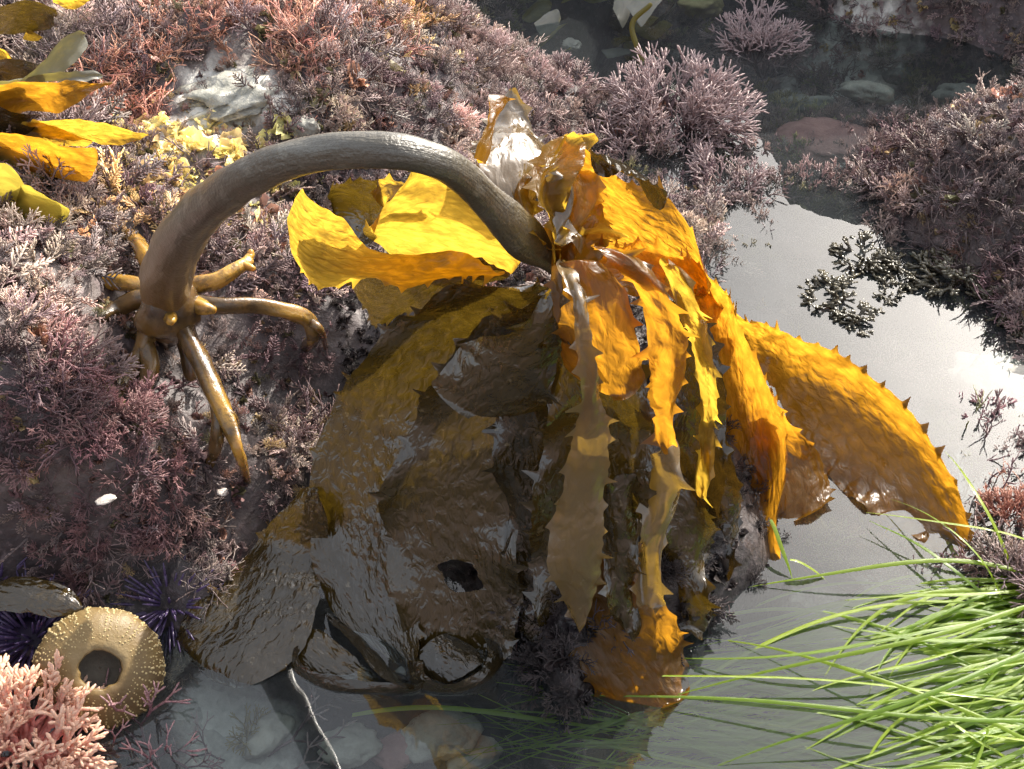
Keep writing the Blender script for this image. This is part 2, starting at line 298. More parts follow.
# ------------------------------------------------------------ builders
def ribbon(name, st, mat, parent=None, nu=120, nv=16, bow=.10, ruffle=.010, teeth=.012, gap=.020, rug=.0007, holes=(), seed=None, nib=0.5, raw=False, thick=0):
    """A blade: st = [((px,py,z) left edge, (px,py,z) right edge), ...]; bow, ruffled margins, spiny teeth."""
    if teeth > .003: nu = int(nu*1.7); nv = min(nv, 20)
    rn = random.Random(seed if seed is not None else name+str(len(bpy.data.objects)))
    Lp = [tuple(P(*a[0])) for a in st]; Rp = [tuple(P(*a[-1])) for a in st]
    Mi = catmull([tuple(P(*a[1])) for a in st], nu) if len(st[0]) == 3 else None
    L = catmull(Lp, nu); Rr = catmull(Rp, nu); C = (L+Rr)/2
    ln = np.r_[0, np.cumsum(np.linalg.norm(np.diff(C, axis=0), axis=1))]
    ph = rn.uniform(0, 99); V = []; UV = []
    def toothline():
        s = rn.uniform(.3, 1)*gap; out = []
        while s < ln[-1]-.005:
            out.append((s, rn.choice((.35, .55, .75, 1.0))*rn.uniform(.8, 1.1)*teeth, rn.uniform(.0026, .0046))); s += gap*.75*rn.uniform(.5, 1.5)
        return out
    tl, trr = toothline(), toothline()
    def tooth(s, T):
        h = 0
        for (a, hh, ww) in T:
            q = abs(s-a)/ww
            if q < 1: h = max(h, hh*(1-q)**1.5)
        return h
    vs = np.r_[-1.0, np.linspace(-.97, .97, nv), 1.0]
    for i in range(nu):
        t = C[min(i+1, nu-1)]-C[max(i-1, 0)]; t = t/(np.linalg.norm(t)+1e-9)
        a = Rr[i]-L[i]; wd = np.linalg.norm(a)+1e-9; a = a/wd
        u_ = i/(nu-1); en = math.sqrt(max(.02, 1-(1-min(1, u_/.05))**2))*math.sqrt(max(.02, 1-(1-min(1, (1-u_)/.08))**2))*(1+.0*u_)
        n = np.cross(a, t); n = n/(np.linalg.norm(n)+1e-9)
        if i == 0: pn = n if (n[2] > 0 or abs(n[2]) < .05) else -n
        n = n if np.dot(n, pn) >= 0 else -n
        pn = n
        s = ln[i]
        wl = .0025*nz(s*40, ph, 0)+.0012*nz(s*160, ph, 4); wr = .0025*nz(s*40, ph, 7)+.0012*nz(s*160, ph, 11)
        for v0 in vs:
            v = v0*en; p = C[i] + a*v*wd/2
            if Mi is not None: tq = (v+1)/2; p = (1-tq)**2*L[i]+2*tq*(1-tq)*Mi[i]+tq*tq*Rr[i]
            e = abs(v0)
            if v < 0: p = p - a*wl*e
            else: p = p + a*wr*e
            d = bow*wd*(1-v*v)
            d += ruffle*e**2.2*math.sin(s*95+(2.1 if v > 0 else 0)+ph+2.5*nz(s*12, ph, v))
            d += rug*fbm(s*.8, v*wd*.5*1.4, ph, 110, 2) + .0018*nz(s, v*wd, ph+3, 18)
            if abs(v0) == 1:
                h = tooth(s, tl if v < 0 else trr); p = p + a*math.copysign(h, v); d += h*nib
            q = p + n*d
            V.append(q); UV.append((s, v*wd/2+.5))
    m = len(vs); F = []; fv = np.full((nu, m), 9.0); G = np.array(V).reshape(nu, m, 3); G2 = G.copy()
    for (hu, hv, ru, rv) in holes:
        for i in range(nu):
            for j in range(m):
                du = i/(nu-1)-hu; dv = vs[j]-hv; th = math.atan2(dv/rv, du/ru); f = math.hypot(du/ru, dv/rv)/(1+.30*nz(math.cos(th)*1.3, math.sin(th)*1.3, ph)+.12*nz(math.cos(th)*5, math.sin(th)*5, ph))
                fv[i, j] = min(fv[i, j], f)
                if .45 < f < 1:
                    ui = min(max((hu+du/f)*(nu-1), 0), nu-1.001); vv = min(max(hv+dv/f, -.999), .999); a0 = int(ui); b0 = min(max(int(np.searchsorted(vs, vv))-1, 0), m-2)
                    fu = ui-a0; fw = (vv-vs[b0])/(vs[b0+1]-vs[b0])
                    G2[i, j] = (G[a0, b0]*(1-fw)+G[a0, b0+1]*fw)*(1-fu)+(G[a0+1, b0]*(1-fw)+G[a0+1, b0+1]*fw)*fu
    V = G2.reshape(-1, 3)
    for i in range(nu-1):
        for j in range(m-1):
            if max(fv[i, j], fv[i+1, j], fv[i, j+1], fv[i+1, j+1]) >= 1 and min(fv[i, j], fv[i+1, j], fv[i, j+1], fv[i+1, j+1]) > .45: F.append((i*m+j, i*m+j+1, (i+1)*m+j+1, (i+1)*m+j))
    return meshobj(name, V, F, mat, parent, uv=UV)

def tube(name, path, mat, parent=None, sides=14, n=60, rough=.0, cap=True, tips=None, raw=False, squash=None):
    """path: [(px,py,z,radius_px[,flat])] or raw [(x,y,z,r)]"""
    pp = [(*p[:3], p[3], p[4] if len(p) > 4 else 1.0) for p in path] if raw else [(*P(*p[:3]), p[3]*pixsize(P(*p[:3])), p[4] if len(p) > 4 else 1.0) for p in path]
    S = catmull(pp, n); C = S[:, :3]; V = []; UV = []; TP = []; up = None; s = 0; ph = random.uniform(0, 50)
    tipv = np.interp(np.linspace(0, 1, n), np.linspace(0, 1, len(tips)), tips) if tips else np.zeros(n)
    for i in range(n):
        t = C[min(i+1, n-1)]-C[max(i-1, 0)]; t = t/np.linalg.norm(t)
        if up is None: up = np.cross(t, (0.3, .2, 1)); up /= np.linalg.norm(up)
        up = up-t*np.dot(up, t); up /= np.linalg.norm(up); b = np.cross(t, up)
        if i: s += np.linalg.norm(C[i]-C[i-1])
        for kx in range(sides):
            an = 2*math.pi*kx/sides; r = S[i, 3]
            r *= 1+rough*fbm(math.cos(an)*.6+ph, math.sin(an)*.6, s*22, 1.6, 3)
            o_ = r*(up*math.cos(an)+b*math.sin(an))
            if squash is not None:
                q_ = np.array(squash)/np.linalg.norm(squash); q_ = q_-t*np.dot(q_, t); q_ /= np.linalg.norm(q_); o_ = o_-q_*np.dot(o_, q_)*(1-S[i, 4])
            V.append(C[i]+o_); UV.append((s, kx/sides*.1)); TP.append(tipv[i])
    F = [(i*sides+j, i*sides+(j+1) % sides, (i+1)*sides+(j+1) % sides, (i+1)*sides+j) for i in range(n-1) for j in range(sides)]
    for e, i in ((0, 0), (1, n-1)):
        t = C[1]-C[0] if e == 0 else C[-1]-C[-2]; t = t/np.linalg.norm(t)*(-1 if e == 0 else 1)
        prev = i*sides
        for q in (.7, .95):
            base = len(V)
            for j in range(sides):
                v = V[i*sides+j]; V.append(C[i]+(v-C[i])*math.sqrt(max(0, 1-q*q))+t*q*S[i, 3]); UV.append(UV[i*sides+j]); TP.append(tipv[i])
            for j in range(sides):
                f = (prev+j, prev+(j+1) % sides, base+(j+1) % sides, base+j); F.append(f if e else f[::-1])
            prev = base
        F.append(tuple(prev+j for j in range(sides)) if e else tuple(prev+j for j in range(sides))[::-1])
    return meshobj(name, V, F, mat, parent, uv=UV, tip=TP)

class MB:
    def __init__(s): s.V = []; s.F = []; s.T = []
    def limb(s, a, b, ra, rb, ta=0., tb=0., sides=3):
        a = np.asarray(a, float); b = np.asarray(b, float); t = b-a; L = np.linalg.norm(t)+1e-9; t /= L
        u = np.cross(t, (.31, .57, .76)); u /= np.linalg.norm(u)+1e-9; w = np.cross(t, u); k = len(s.V)
        for (c, r, tt) in ((a, ra, ta), (b, rb, tb)):
            for j in range(sides):
                an = 2*math.pi*j/sides; s.V.append(c+r*(u*math.cos(an)+w*math.sin(an))); s.T.append(tt)
        for j in range(sides): s.F.append((k+j, k+(j+1) % sides, k+sides+(j+1) % sides, k+sides+j))
        s.F.append(tuple(k+sides+j for j in range(sides)))
    def add(s, o, mat):
        k = len(s.V); A = np.array(o.V) @ np.array(mat.to_3x3()).T + np.array(mat.translation)
        s.V.extend(A); s.T.extend(o.T); s.F.extend(tuple(i+k for i in f) for f in o.F)
    def build(s, name, mat, parent=None, smooth=True): return meshobj(name, s.V, s.F, mat, parent, smooth=smooth, tip=s.T)

def frond_feather(rn, segs=9):
    """one feathery coralline frond of unit length"""
    m = MB(); p = np.zeros(3); d = np.array([0, 0, 1.]); lean = rn.uniform(.3, .9); az = rn.uniform(0, 6.28)
    plane = np.array([math.cos(az), math.sin(az), 0]); bend = np.array([-math.sin(az), math.cos(az), 0])
    st = 1/segs
    for i in range(segs):
        f = i/segs; d = d+bend*lean*st+np.array([rn.gauss(0, .03) for _ in range(3)]); d /= np.linalg.norm(d)
        q = p+d*st; r = .042*(1-.5*f); m.limb(p, q, r*.7, r, f*.6, f*.7+.1)
        if i > 1:
            ll = .26*math.sin(math.pi*min(1, (f*.9+.15)))*rn.uniform(.75, 1.1)
            for sgn in (-1, 1):
                e = d*.75+plane*sgn; e /= np.linalg.norm(e); e = e+np.array([rn.gauss(0, .14) for _ in range(3)])
                mid = q+e*ll*.55; end = mid+(e+d*.45)*ll*.42
                m.limb(q, mid, r*.55, r*.85, f*.6, .45); m.limb(mid, end, r*.8, r*.5, .5, 1.)
                if rn.random() < .6:
                    e2 = d*1.0+plane*sgn*.3+bend*rn.uniform(-.5, .5); m.limb(mid, mid+e2*ll*.3, r*.7, r*.45, .5, 1.)
        p = q
    m.limb(p, p+d*.06, .02, .012, .8, 1.)
    return m
def frond_branch(rn, depth=5, r0=.035, spread=.55):
    """dichotomous jointed branching, unit height"""
    m = MB()
    def go(p, d, l, r, k):
        n = 2
        for j in range(n):
            d = d+np.array([rn.gauss(0, .09) for _ in range(3)]); d /= np.linalg.norm(d); q = p+d*l/n
            m.limb(p, q, r*.75, r, 1-k/depth-.1, 1-k/depth+.05, 4); p = q
        if k == 0: m.limb(p, p+d*l*.25, r*.9, r*.4, .9, 1, 4); return
        ax = np.array([rn.gauss(0, 1) for _ in range(3)]); ax = np.cross(d, ax); ax /= np.linalg.norm(ax)
        for sgn in ((-1, 1) if rn.random() < .75 else (-1, 1, .2)):
            e = d+ax*sgn*rn.uniform(.5, 1.1)*spread; e /= np.linalg.norm(e)
            go(p, e, l*rn.uniform(.72, .92), r*.86, k-1)
    go(np.zeros(3), np.array([rn.gauss(0, .1), rn.gauss(0, .1), 1.]), .27, r0, depth-1)
    return m
def rot_to(d, spin, s):
    q = Vector((0, 0, 1)).rotation_difference(Vector(d).normalized())
    return Matrix.Translation((0, 0, 0)) @ (q.to_matrix().to_4x4() @ Matrix.Rotation(spin, 4, 'Z') @ Matrix.Scale(s, 4))
def tuft(rn, make, n, spread, smin=.6, smax=1.1):
    T = MB()
    for i in range(n):
        a = rn.uniform(0, 6.28); ti = spread*math.sqrt(rn.random())
        d = (math.sin(ti)*math.cos(a), math.sin(ti)*math.sin(a), math.cos(ti))
        mt = rot_to(d, rn.uniform(0, 6.28), rn.uniform(smin, smax)); mt.translation = Vector((math.cos(a)*.12*ti, math.sin(a)*.12*ti, -.05)); T.add(make(rn), mt)
    return T
def filament(rn):
    m = MB(); p = np.zeros(3); d = np.array([rn.gauss(0, .5), rn.gauss(0, .5), 1.]); cur = np.array([rn.gauss(0, .5) for _ in range(3)])
    for i in range(9):
        d = d+cur*.22+np.array([rn.gauss(0, .15) for _ in range(3)]); d /= np.linalg.norm(d); q = p+d*.13
        m.limb(p, q, .020, .018, i/9*.7, (i+1)/9*.8)
        if rn.random() < .4:
            e = d+np.array([rn.gauss(0, .7) for _ in range(3)]); e /= np.linalg.norm(e); q2 = q+e*.16; m.limb(q, q2, .016, .014, .4, .7); m.limb(q2, q2+(e+d)*.07, .014, .007, .7, 1)
        p = q
    return m
def lobes(rn):
    """small leafy crumpled lobe"""
    m = MB(); a = rn.uniform(0, 6.28); wv = np.array([math.cos(a), math.sin(a), 0]); d = np.array([rn.gauss(0, .3), rn.gauss(0, .3), 1.]); nn = np.cross(wv, d)
    k = 0; nr, nc = 5, 5
    for i in range(nr):
        f = i/(nr-1); wd = .10+.32*math.sin(math.pi*min(1, f*.85+.1))
        for j in range(nc):
            v = j/(nc-1)*2-1
            m.V.append(d*f*.8+wv*v*wd*(1+.25*rn.random())+nn*(.12*math.sin(v*3+f*5+a)+rn.gauss(0, .03))+d*(-.12*v*v*f)); m.T.append(f*.8+.2*abs(v))
    for i in range(nr-1):
        for j in range(nc-1): m.F.append((i*nc+j, i*nc+j+1, (i+1)*nc+j+1, (i+1)*nc+j))
    return m

# ------------------------------------------------------------ turf: uncountable fronds scattered by geometry nodes
PROTO = bpy.data.collections.new('turf_prototypes')   # not linked to the scene: only instanced
def proto(name, m, mat):
    me = bpy.data.meshes.new(name); me.from_pydata([tuple(v) for v in m.V], [], m.F)
    at = me.attributes.new('tip', 'FLOAT', 'POINT'); at.data.foreach_set('value', np.asarray(m.T, dtype=np.float32))
    me.polygons.foreach_set('use_smooth', [True]*len(me.polygons)); me.materials.append(mat)
    return bpy.data.objects.new(name, me)
rn = random.Random(3)
KINDS = {'feather': [tuft(rn, frond_feather, 5, 1.05) for _ in range(4)],
         'branch': [tuft(rn, lambda r: frond_branch(r, 5, .026), 5, .8, .8, 1.2) for _ in range(3)],
         'filament': [tuft(rn, filament, 13, 1.2) for _ in range(3)],
         'lobe': [tuft(rn, lobes, 9, 1.1, .5, 1.0) for _ in range(3)]}
def scatter(name, kind, P3, N3, SC, TINT, label):
    coll = bpy.data.collections.new('prototypes_'+name)
    for i, t in enumerate(KINDS[kind]): coll.objects.link(proto(f'{kind}_{i}', t, M['turf']))
    n = len(P3); me = bpy.data.meshes.new(name); me.vertices.add(n); me.vertices.foreach_set('co', np.asarray(P3, dtype=np.float32).ravel())
    rot = np.zeros((n, 3), dtype=np.float32)
    for i in range(n):
        q = Vector((0, 0, 1)).rotation_difference(Vector(N3[i])) @ Quaternion((0, 0, 1), random.uniform(0, 6.28)); rot[i] = q.to_euler()
    for nm, ty, ar, key in (('rot', 'FLOAT_VECTOR', rot, 'vector'), ('scl', 'FLOAT', np.asarray(SC, dtype=np.float32), 'value'), ('tint', 'FLOAT_COLOR', np.c_[np.asarray(TINT), np.ones(n)].astype(np.float32), 'color')):
        me.attributes.new(nm, ty, 'POINT').data.foreach_set(key, ar.ravel())
    me.materials.append(M['turf'])
    o = bpy.data.objects.new(name, me); COL.objects.link(o); tag(o, label, None, None, 'stuff')
    g = bpy.data.node_groups.new('scatter_'+name, 'GeometryNodeTree')
    g.interface.new_socket('Geometry', in_out='INPUT', socket_type='NodeSocketGeometry'); g.interface.new_socket('Geometry', in_out='OUTPUT', socket_type='NodeSocketGeometry')
    N = g.nodes; gi = N.new('NodeGroupInput'); go = N.new('NodeGroupOutput'); ci = N.new('GeometryNodeCollectionInfo'); ci.inputs[0].default_value = coll
    ci.inputs['Separate Children'].default_value = True; ci.inputs['Reset Children'].default_value = True
    ip = N.new('GeometryNodeInstanceOnPoints'); ip.inputs['Pick Instance'].default_value = True
    def attr(nm, ty):
        a = N.new('GeometryNodeInputNamedAttribute'); a.data_type = ty; a.inputs['Name'].default_value = nm; return a.outputs['Attribute']
    g.links.new(gi.outputs[0], ip.inputs['Points']); g.links.new(ci.outputs[0], ip.inputs['Instance'])
    g.links.new(attr('rot', 'FLOAT_VECTOR'), ip.inputs['Rotation']); g.links.new(attr('scl', 'FLOAT'), ip.inputs['Scale'])
    ri = N.new('FunctionNodeRandomValue'); ri.data_type = 'INT'
    [s for s in ri.inputs if s.type == 'INT' and s.name == 'Max'][0].default_value = len(KINDS[kind])-1
    g.links.new([s for s in ri.outputs if s.type == 'INT'][0], ip.inputs['Instance Index']); g.links.new(ip.outputs[0], go.inputs[0])
    md = o.modifiers.new('scatter', 'NODES'); md.node_group = g
    return o

MAUVE = np.array((.178, .134, .130)); ROSE = np.array((.35, .19, .145)); DUSK = np.array((.13, .085, .09)); TAN = np.array((.52, .38, .20))
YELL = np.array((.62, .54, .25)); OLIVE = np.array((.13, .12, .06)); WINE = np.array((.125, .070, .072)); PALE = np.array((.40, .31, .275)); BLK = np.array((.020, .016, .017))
spots = [ # px,py,z,radius, tint, kind, weight
 (150,90,.16,.045,ROSE*1.25,'filament',1.0),(110,75,.165,.03,ROSE*1.3,'filament',1.0),(100,40,.17,.05,MAUVE*1.1,'filament',.8),(230,30,.16,.06,ROSE,'feather',.8),(270,60,.15,.06,ROSE*1.2,'filament',.7),(330,40,.14,.06,ROSE*1.05,'filament',.7),
 (420,40,.10,.06,TAN*.9,'feather',.7),(360,80,.13,.05,MAUVE,'filament',.6),(180,118,.155,.045,YELL,'lobe',.95),(212,138,.15,.045,YELL*1.05,'lobe',.95),(225,165,.145,.03,YELL*.9,'lobe',.9),(165,180,.15,.03,TAN,'lobe',.7),(160,135,.155,.025,TAN,'lobe',.7),(215,170,.145,.02,ROSE*1.3,'lobe',.6),
 (130,210,.15,.03,TAN*1.1,'feather',.8),(60,260,.16,.05,MAUVE*1.05,'feather',.8),(60,320,.15,.05,PALE,'feather',.6),(240,235,.12,.03,ROSE*1.1,'lobe',.6),(290,290,.09,.03,PALE*1.1,'feather',.6),
 (110,420,.12,.03,WINE*1.3,'branch',.7),(130,490,.09,.03,WINE*1.2,'branch',.8),(70,500,.10,.03,WINE,'branch',.6),(215,490,.05,.03,MAUVE*.9,'lobe',.5),(150,560,.04,.04,MAUVE*.9,'filament',.8),(100,450,.12,.05,DUSK*1.2,'filament',.6),
 (300,340,.07,.06,DUSK,'feather',.9),(330,400,.04,.05,DUSK*.9,'filament',.7),(500,100,.04,.06,MAUVE*1.1,'branch',.9),(450,20,.09,.06,MAUVE*1.15,'branch',.7),(540,110,.0,.04,MAUVE*1.2,'branch',.9),
 (1000,150,.06,.08,MAUVE*1.0,'feather',.7),(960,240,.02,.06,MAUVE*.9,'filament',.8),(1010,105,.07,.03,ROSE*1.3,'lobe',.8),(1020,280,.02,.06,DUSK*1.3,'filament',.7),
 (1005,510,.0,.03,ROSE,'filament',.9)]
UT = P(100, 668, .01); UR = [P(34, 636, .0), P(172, 612, .0), P(4, 590, .02)]
spw = [(P(*s[:3]),) + s[3:] for s in spots]
buckets = {k: ([], [], [], []) for k in KINDS}; bedk = ([], [], [], [])
ROOTS = [P(*q) for q in [(130,234,.14),(112,283,.14),(118,308,.134),(150,328,.13),(140,352,.12),(122,385,.11),(150,372,.116),(136,398,.11),(190,340,.13),(208,378,.12),(222,408,.11),(232,432,.10),(240,455,.09),(246,475,.08),(218,432,.10),(255,305,.136),(288,312,.126),(308,320,.114),(314,336,.10)]]
def scatter_points(N):
    got = 0
    X = rng.uniform(-.75, .75, N); Y = rng.uniform(-.42, .85, N)
    for x, y in zip(X, Y):
        z = H(x, y); u, v, dep = proj(x, y, z)
        if u < -160 or u > 1190 or v < -110 or v > 850: continue
        # keep per-area density falling with distance
        if random.random() > min(1.0, (0.62/dep)**1.2): continue
        pal = max(bump2(x, y, c) for c in [(290,740,-.05,.08),(410,760,-.06,.06),(800,620,-.05,.06),(225,95,.15,.05)])
        if pal > .35 and random.random() < .96: continue
        wet = z < -.012
        if (x-UT.x)**2+(y-UT.y)**2 < .042**2 or any((x-q.x)**2+(y-q.y)**2 < .022**2 for q in UR): continue
        if any((x-q.x)**2+(y-q.y-.006)**2 < .016**2 for q in ROOTS) and random.random() < .9: continue
        hb = math.exp(-((x-HB.x)**2+(y-HB.y)**2)/.055**2)
        if hb > .25 and random.random() < .75: continue
        if wet and random.random() < (.55 if v > 260 else .25): continue
        if z < -.075 and random.random() < .9: continue
        e = .006; nv_ = Vector((-(H(x+e, y)-H(x-e, y))/(2*e), -(H(x, y+e)-H(x, y-e))/(2*e), 1)).normalized()
        nv_ = (nv_*.8+Vector((random.gauss(0, .35), random.gauss(0, .35), .5))).normalized()
        n1 = nz(x, y, 1.0, 14); n2 = nz(x, y, 5.0, 34)
        col = MAUVE.copy(); kind = 'feather'
        if n1 > .22: col = PALE*.8
        elif n1 < -.25: col = DUSK
        if n2 > .3: kind = 'filament'
        elif n2 < -.28: kind = 'branch'
        if random.random() < .10: kind = 'lobe'; col = random.choice((OLIVE, TAN*.7, ROSE*.8))
        best = 0
        for s in spw:
            wgt = math.exp(-((x-s[0].x)**2+(y-s[0].y)**2)/s[1]**2)*s[4]
            if random.random() < wgt and wgt > best: best = wgt; col = s[2]; kind = s[3]
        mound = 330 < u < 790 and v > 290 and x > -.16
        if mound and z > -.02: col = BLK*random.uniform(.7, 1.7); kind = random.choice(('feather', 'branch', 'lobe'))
        if wet and v < 330 and random.random() < .5: kind = 'branch'; col = MAUVE*.8 if random.random() < .7 else OLIVE
        if wet and v > 330: col = random.choice((DUSK, MAUVE, OLIVE)); kind = random.choice(('branch', 'filament'))
        s0 = {'feather': .018, 'branch': .020, 'filament': .019, 'lobe': .011}[kind]*random.choice((.55, .75, .9, 1.1, 1.5))*random.uniform(.8, 1.2)*(.8 if v > 480 and u < 330 else 1)
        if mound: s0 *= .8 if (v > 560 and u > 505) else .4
        col = col*random.uniform(.8, 1.55)*np.array([random.uniform(.93, 1.07) for _ in range(3)])
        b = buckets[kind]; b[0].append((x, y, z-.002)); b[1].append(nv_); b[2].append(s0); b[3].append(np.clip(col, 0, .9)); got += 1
    return got
print('turf', scatter_points(46000))
def understory(N):
    X = rng.uniform(-.75, .75, N); Y = rng.uniform(-.42, .85, N)
    for x, y in zip(X, Y):
        z = H(x, y)
        if z < -.004: continue
        u, v, dep = proj(x, y, z)
        if u < -120 or u > 1150 or v < -80 or v > 850 or random.random() > (0.62/dep)**1.2: continue
        if (x-UT.x)**2+(y-UT.y)**2 < .042**2 or any((x-q.x)**2+(y-q.y)**2 < .022**2 for q in UR): continue
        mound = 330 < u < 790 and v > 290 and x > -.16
        kind = 'lobe' if random.random() < .55 else 'branch'
        col = random.choice((MAUVE*.8, DUSK, ROSE*.55, WINE*1.2, OLIVE*.8, PALE*.6, TAN*.5))*random.uniform(.6, 1.2)
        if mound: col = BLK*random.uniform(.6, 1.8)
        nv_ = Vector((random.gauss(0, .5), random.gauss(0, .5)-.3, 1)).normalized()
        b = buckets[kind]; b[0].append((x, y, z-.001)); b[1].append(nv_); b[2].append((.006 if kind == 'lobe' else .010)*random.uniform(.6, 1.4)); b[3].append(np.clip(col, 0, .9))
understory(26000)
for kd, lab in (('feather', 'feathery mauve coralline seaweed turf covering the reef rock'), ('branch', 'jointed branching coralline turf on the reef rock'), ('filament', 'tangled thready red seaweed on the reef rock'), ('lobe', 'small crumpled leafy seaweed lobes on the reef rock')):
    b = buckets[kd]
    if b[0]: scatter(kd+'_turf' if kd != 'lobe' else 'leafy_turf', kd, b[0], b[1], b[2], b[3], lab)

# ------------------------------------------------------------ the kelp
KB = P(172, 318, .135)
kelp = empty('kelp_plant', KB, 'big golden brown kelp with an arching stipe and blades draped over the pool rock', 'kelp')
SZ = lambda z: .13+(z-.13)*1.5 if z > .13 else z
tube('stipe', [(a[0], a[1], SZ(a[2]), a[3]*.90, *a[4:]) for a in [(168,322,.130,24),(167,300,.142,27),(168,272,.165,28),(178,245,.190,27),(200,213,.220,25),(248,178,.252,22.5),(310,155,.272,21),(380,150,.280,20),(432,159,.275,19),(464,178,.263,18.5),(490,204,.248,20,.85),(512,226,.235,24,.55),(530,243,.224,23,.40),(546,258,.215,14,.40),(558,272,.206,7,.5)]],
     M['stipe'], kelp, sides=32, n=190, rough=.10, squash=(-.25, -.6, .75))
# holdfast branches
holdfast = tube('holdfast', [(168,300,.150,28.5),(168,312,.140,30),(169,322,.128,24),(170,330,.112,14)], M['hapteron'], kelp, sides=20, n=24, rough=.25, tips=(.0,.15,.1,.0))
rnH = random.Random(4)
def hap(path, tips, **kw):
    if len(path) > 3 and tips[-1] < .25:      # the tip grips the rock
        e = path[-1]; path = list(path); path[-1] = (e[0], e[1], on_ground(e[0], e[1]).z-.002, e[3])
        for r_ in range(2):
            q = path[rnH.randrange(1, len(path)-1)]; a_ = rnH.uniform(.3, 2.8); l_ = rnH.uniform(16, 34)
            ex, ey = q[0]+l_*math.cos(a_), q[1]+l_*math.sin(a_)
            tube('holdfast_branch', [(q[0], q[1], q[2], q[3]*.6), (q[0]+l_*.5*math.cos(a_-.3), q[1]+l_*.5*math.sin(a_-.3), q[2]-.006, q[3]*.5), (ex, ey, on_ground(ex, ey).z, q[3]*.3)], M['hapteron'], holdfast, sides=9, n=20, rough=.3, tips=(.1, .2, .05))
    return tube('holdfast_branch', path, M['hapteron'], holdfast, sides=14, n=44, rough=.34, tips=tips, **kw)
hap([(163,286,.146,9),(150,262,.150,9),(140,246,.147,8),(130,234,.140,6)], (.2,.7,.5,.3))
hap([(158,292,.144,9),(135,284,.145,9),(112,283,.140,9),(92,287,.130,8)], (.2,.5,.8,.5))
hap([(160,300,.140,11),(138,300,.140,10),(118,308,.134,9),(98,318,.122,8)], (.1,.15,.1,.0))
hap([(160,306,.138,10),(150,328,.132,10),(140,352,.122,9),(122,385,.112,8),(112,405,.10,6)], (.15,.1,.25,.2,.0))
hap([(145,345,.125,8),(150,372,.116,8),(136,398,.110,7),(120,408,.10,5)], (.1,.2,.15,.0))
hap([(146,372,.116,6),(148,392,.108,5),(150,410,.098,4)], (.1,.1,.0))
hap([(178,308,.138,10),(190,340,.130,10),(208,378,.120,9.5),(222,408,.110,8.5),(232,432,.102,8),(240,455,.092,6),(248,482,.080,3)], (.1,.05,.1,.7,.3,.9,.1))
hap([(205,372,.120,7),(216,402,.108,7),(218,432,.098,7),(210,465,.082,5)], (.1,.1,.1,.1))
hap([(188,304,.142,10),(222,306,.142,9),(255,305,.136,8.5),(288,312,.126,8),(308,320,.114,8),(314,336,.100,7),(305,348,.090,5)], (.1,.05,.1,.55,.3,.1,.0))
hap([(190,288,.148,9),(212,282,.152,9),(232,272,.154,8),(248,262,.155,6)], (.5,.8,.8,1.))
hap([(244,264,.155,5),(250,256,.157,4),(251,252,.159,3)], (1,1,.9)); hap([(244,265,.155,5),(252,268,.154,4)], (1,.9))
hap([(192,302,.146,10),(204,307,.146,8.5),(211,309,.145,6)], (.5,.7,.8)); hap([(170,312,.146,10),(171,321,.150,5)], (.3,.9))
hap([(178,318,.130,11),(186,345,.115,9),(190,375,.100,7)], (.05,.05,.0)); hap([(160,318,.128,10),(132,335,.116,9),(115,360,.10,6)], (.05,.0,.0))
KZ = 1.2
def B(st, mat, dz=0., **kw):
    up = lambda p: (p[0], p[1], p[2]*KZ+dz*min(1, p[2]/.02) if p[2] > 0 else p[2])
    return ribbon('blade', [tuple(up(q) for q in row) for row in st], M[mat], kelp, **kw)
# A: yellow backlit blade on the left, folded
B([((508,268,.205),(503,277,.200)),((450,259,.205),(442,282,.184)),((400,250,.206),(392,283,.176)),((362,239,.208),(346,284,.168)),((334,217,.214),(314,281,.160)),((316,198,.218),(296,271,.158)),((303,180,.222),(287,256,.162))], 'kelp_yellow', bow=.05, ruffle=.004, gap=.016, teeth=.008, nu=160, seed=11)
B([((540,222,.228),(520,268,.194)),((500,196,.240),(482,268,.186)),((462,172,.250),(446,263,.180)),((428,167,.250),(412,258,.178)),((400,180,.240),(380,248,.182)),((376,204,.226),(362,240,.192))], 'kelp_yellow', bow=-.04, ruffle=.006, gap=.018, teeth=.006, nu=140, seed=12)
B([((384,196,.215),(378,236,.190)),((368,184,.216),(362,252,.180)),((350,182,.212),(350,248,.175)),((336,186,.204),(339,230,.178)),((326,196,.196),(330,220,.184))], 'kelp_brown', bow=.30, ruffle=.003, gap=.012, teeth=.005, seed=13)
B([((440,196,.226),(428,208,.220)),((412,186,.222),(404,202,.216)),((392,184,.216),(384,203,.210)),((378,192,.210),(375,204,.206))], 'kelp_yellow', bow=.3, ruffle=.006, gap=.012, teeth=.004, seed=14, nu=60)
B([((520,270,.196),(500,282,.186)),((460,264,.190),(440,300,.160)),((420,268,.178),(398,318,.135)),((385,272,.165),(372,322,.120)),((352,268,.150),(356,300,.125))], 'kelp_brown', bow=.05, ruffle=.004, gap=.016, teeth=.006, seed=15)
# E: silvery blade curling up behind the end of the stipe
B([((498,224,.236),(524,214,.236)),((487,196,.245),(540,190,.240)),((474,168,.252),(548,160,.245)),((470,152,.254),(549,138,.244)),((486,128,.250),(535,126,.248)),((498,104,.254),(524,110,.252)),((506,88,.258),(517,94,.256))], 'kelp_pale', bow=.10, ruffle=.005, gap=.022, teeth=.006, seed=21, nu=140)
B([((470,160,.262),(480,166,.256)),((474,140,.268),(488,150,.258)),((488,112,.272),(496,124,.262)),((500,92,.272),(507,102,.262))], 'kelp_orange', bow=.2, ruffle=.004, gap=.02, teeth=.005, seed=22, nu=70)
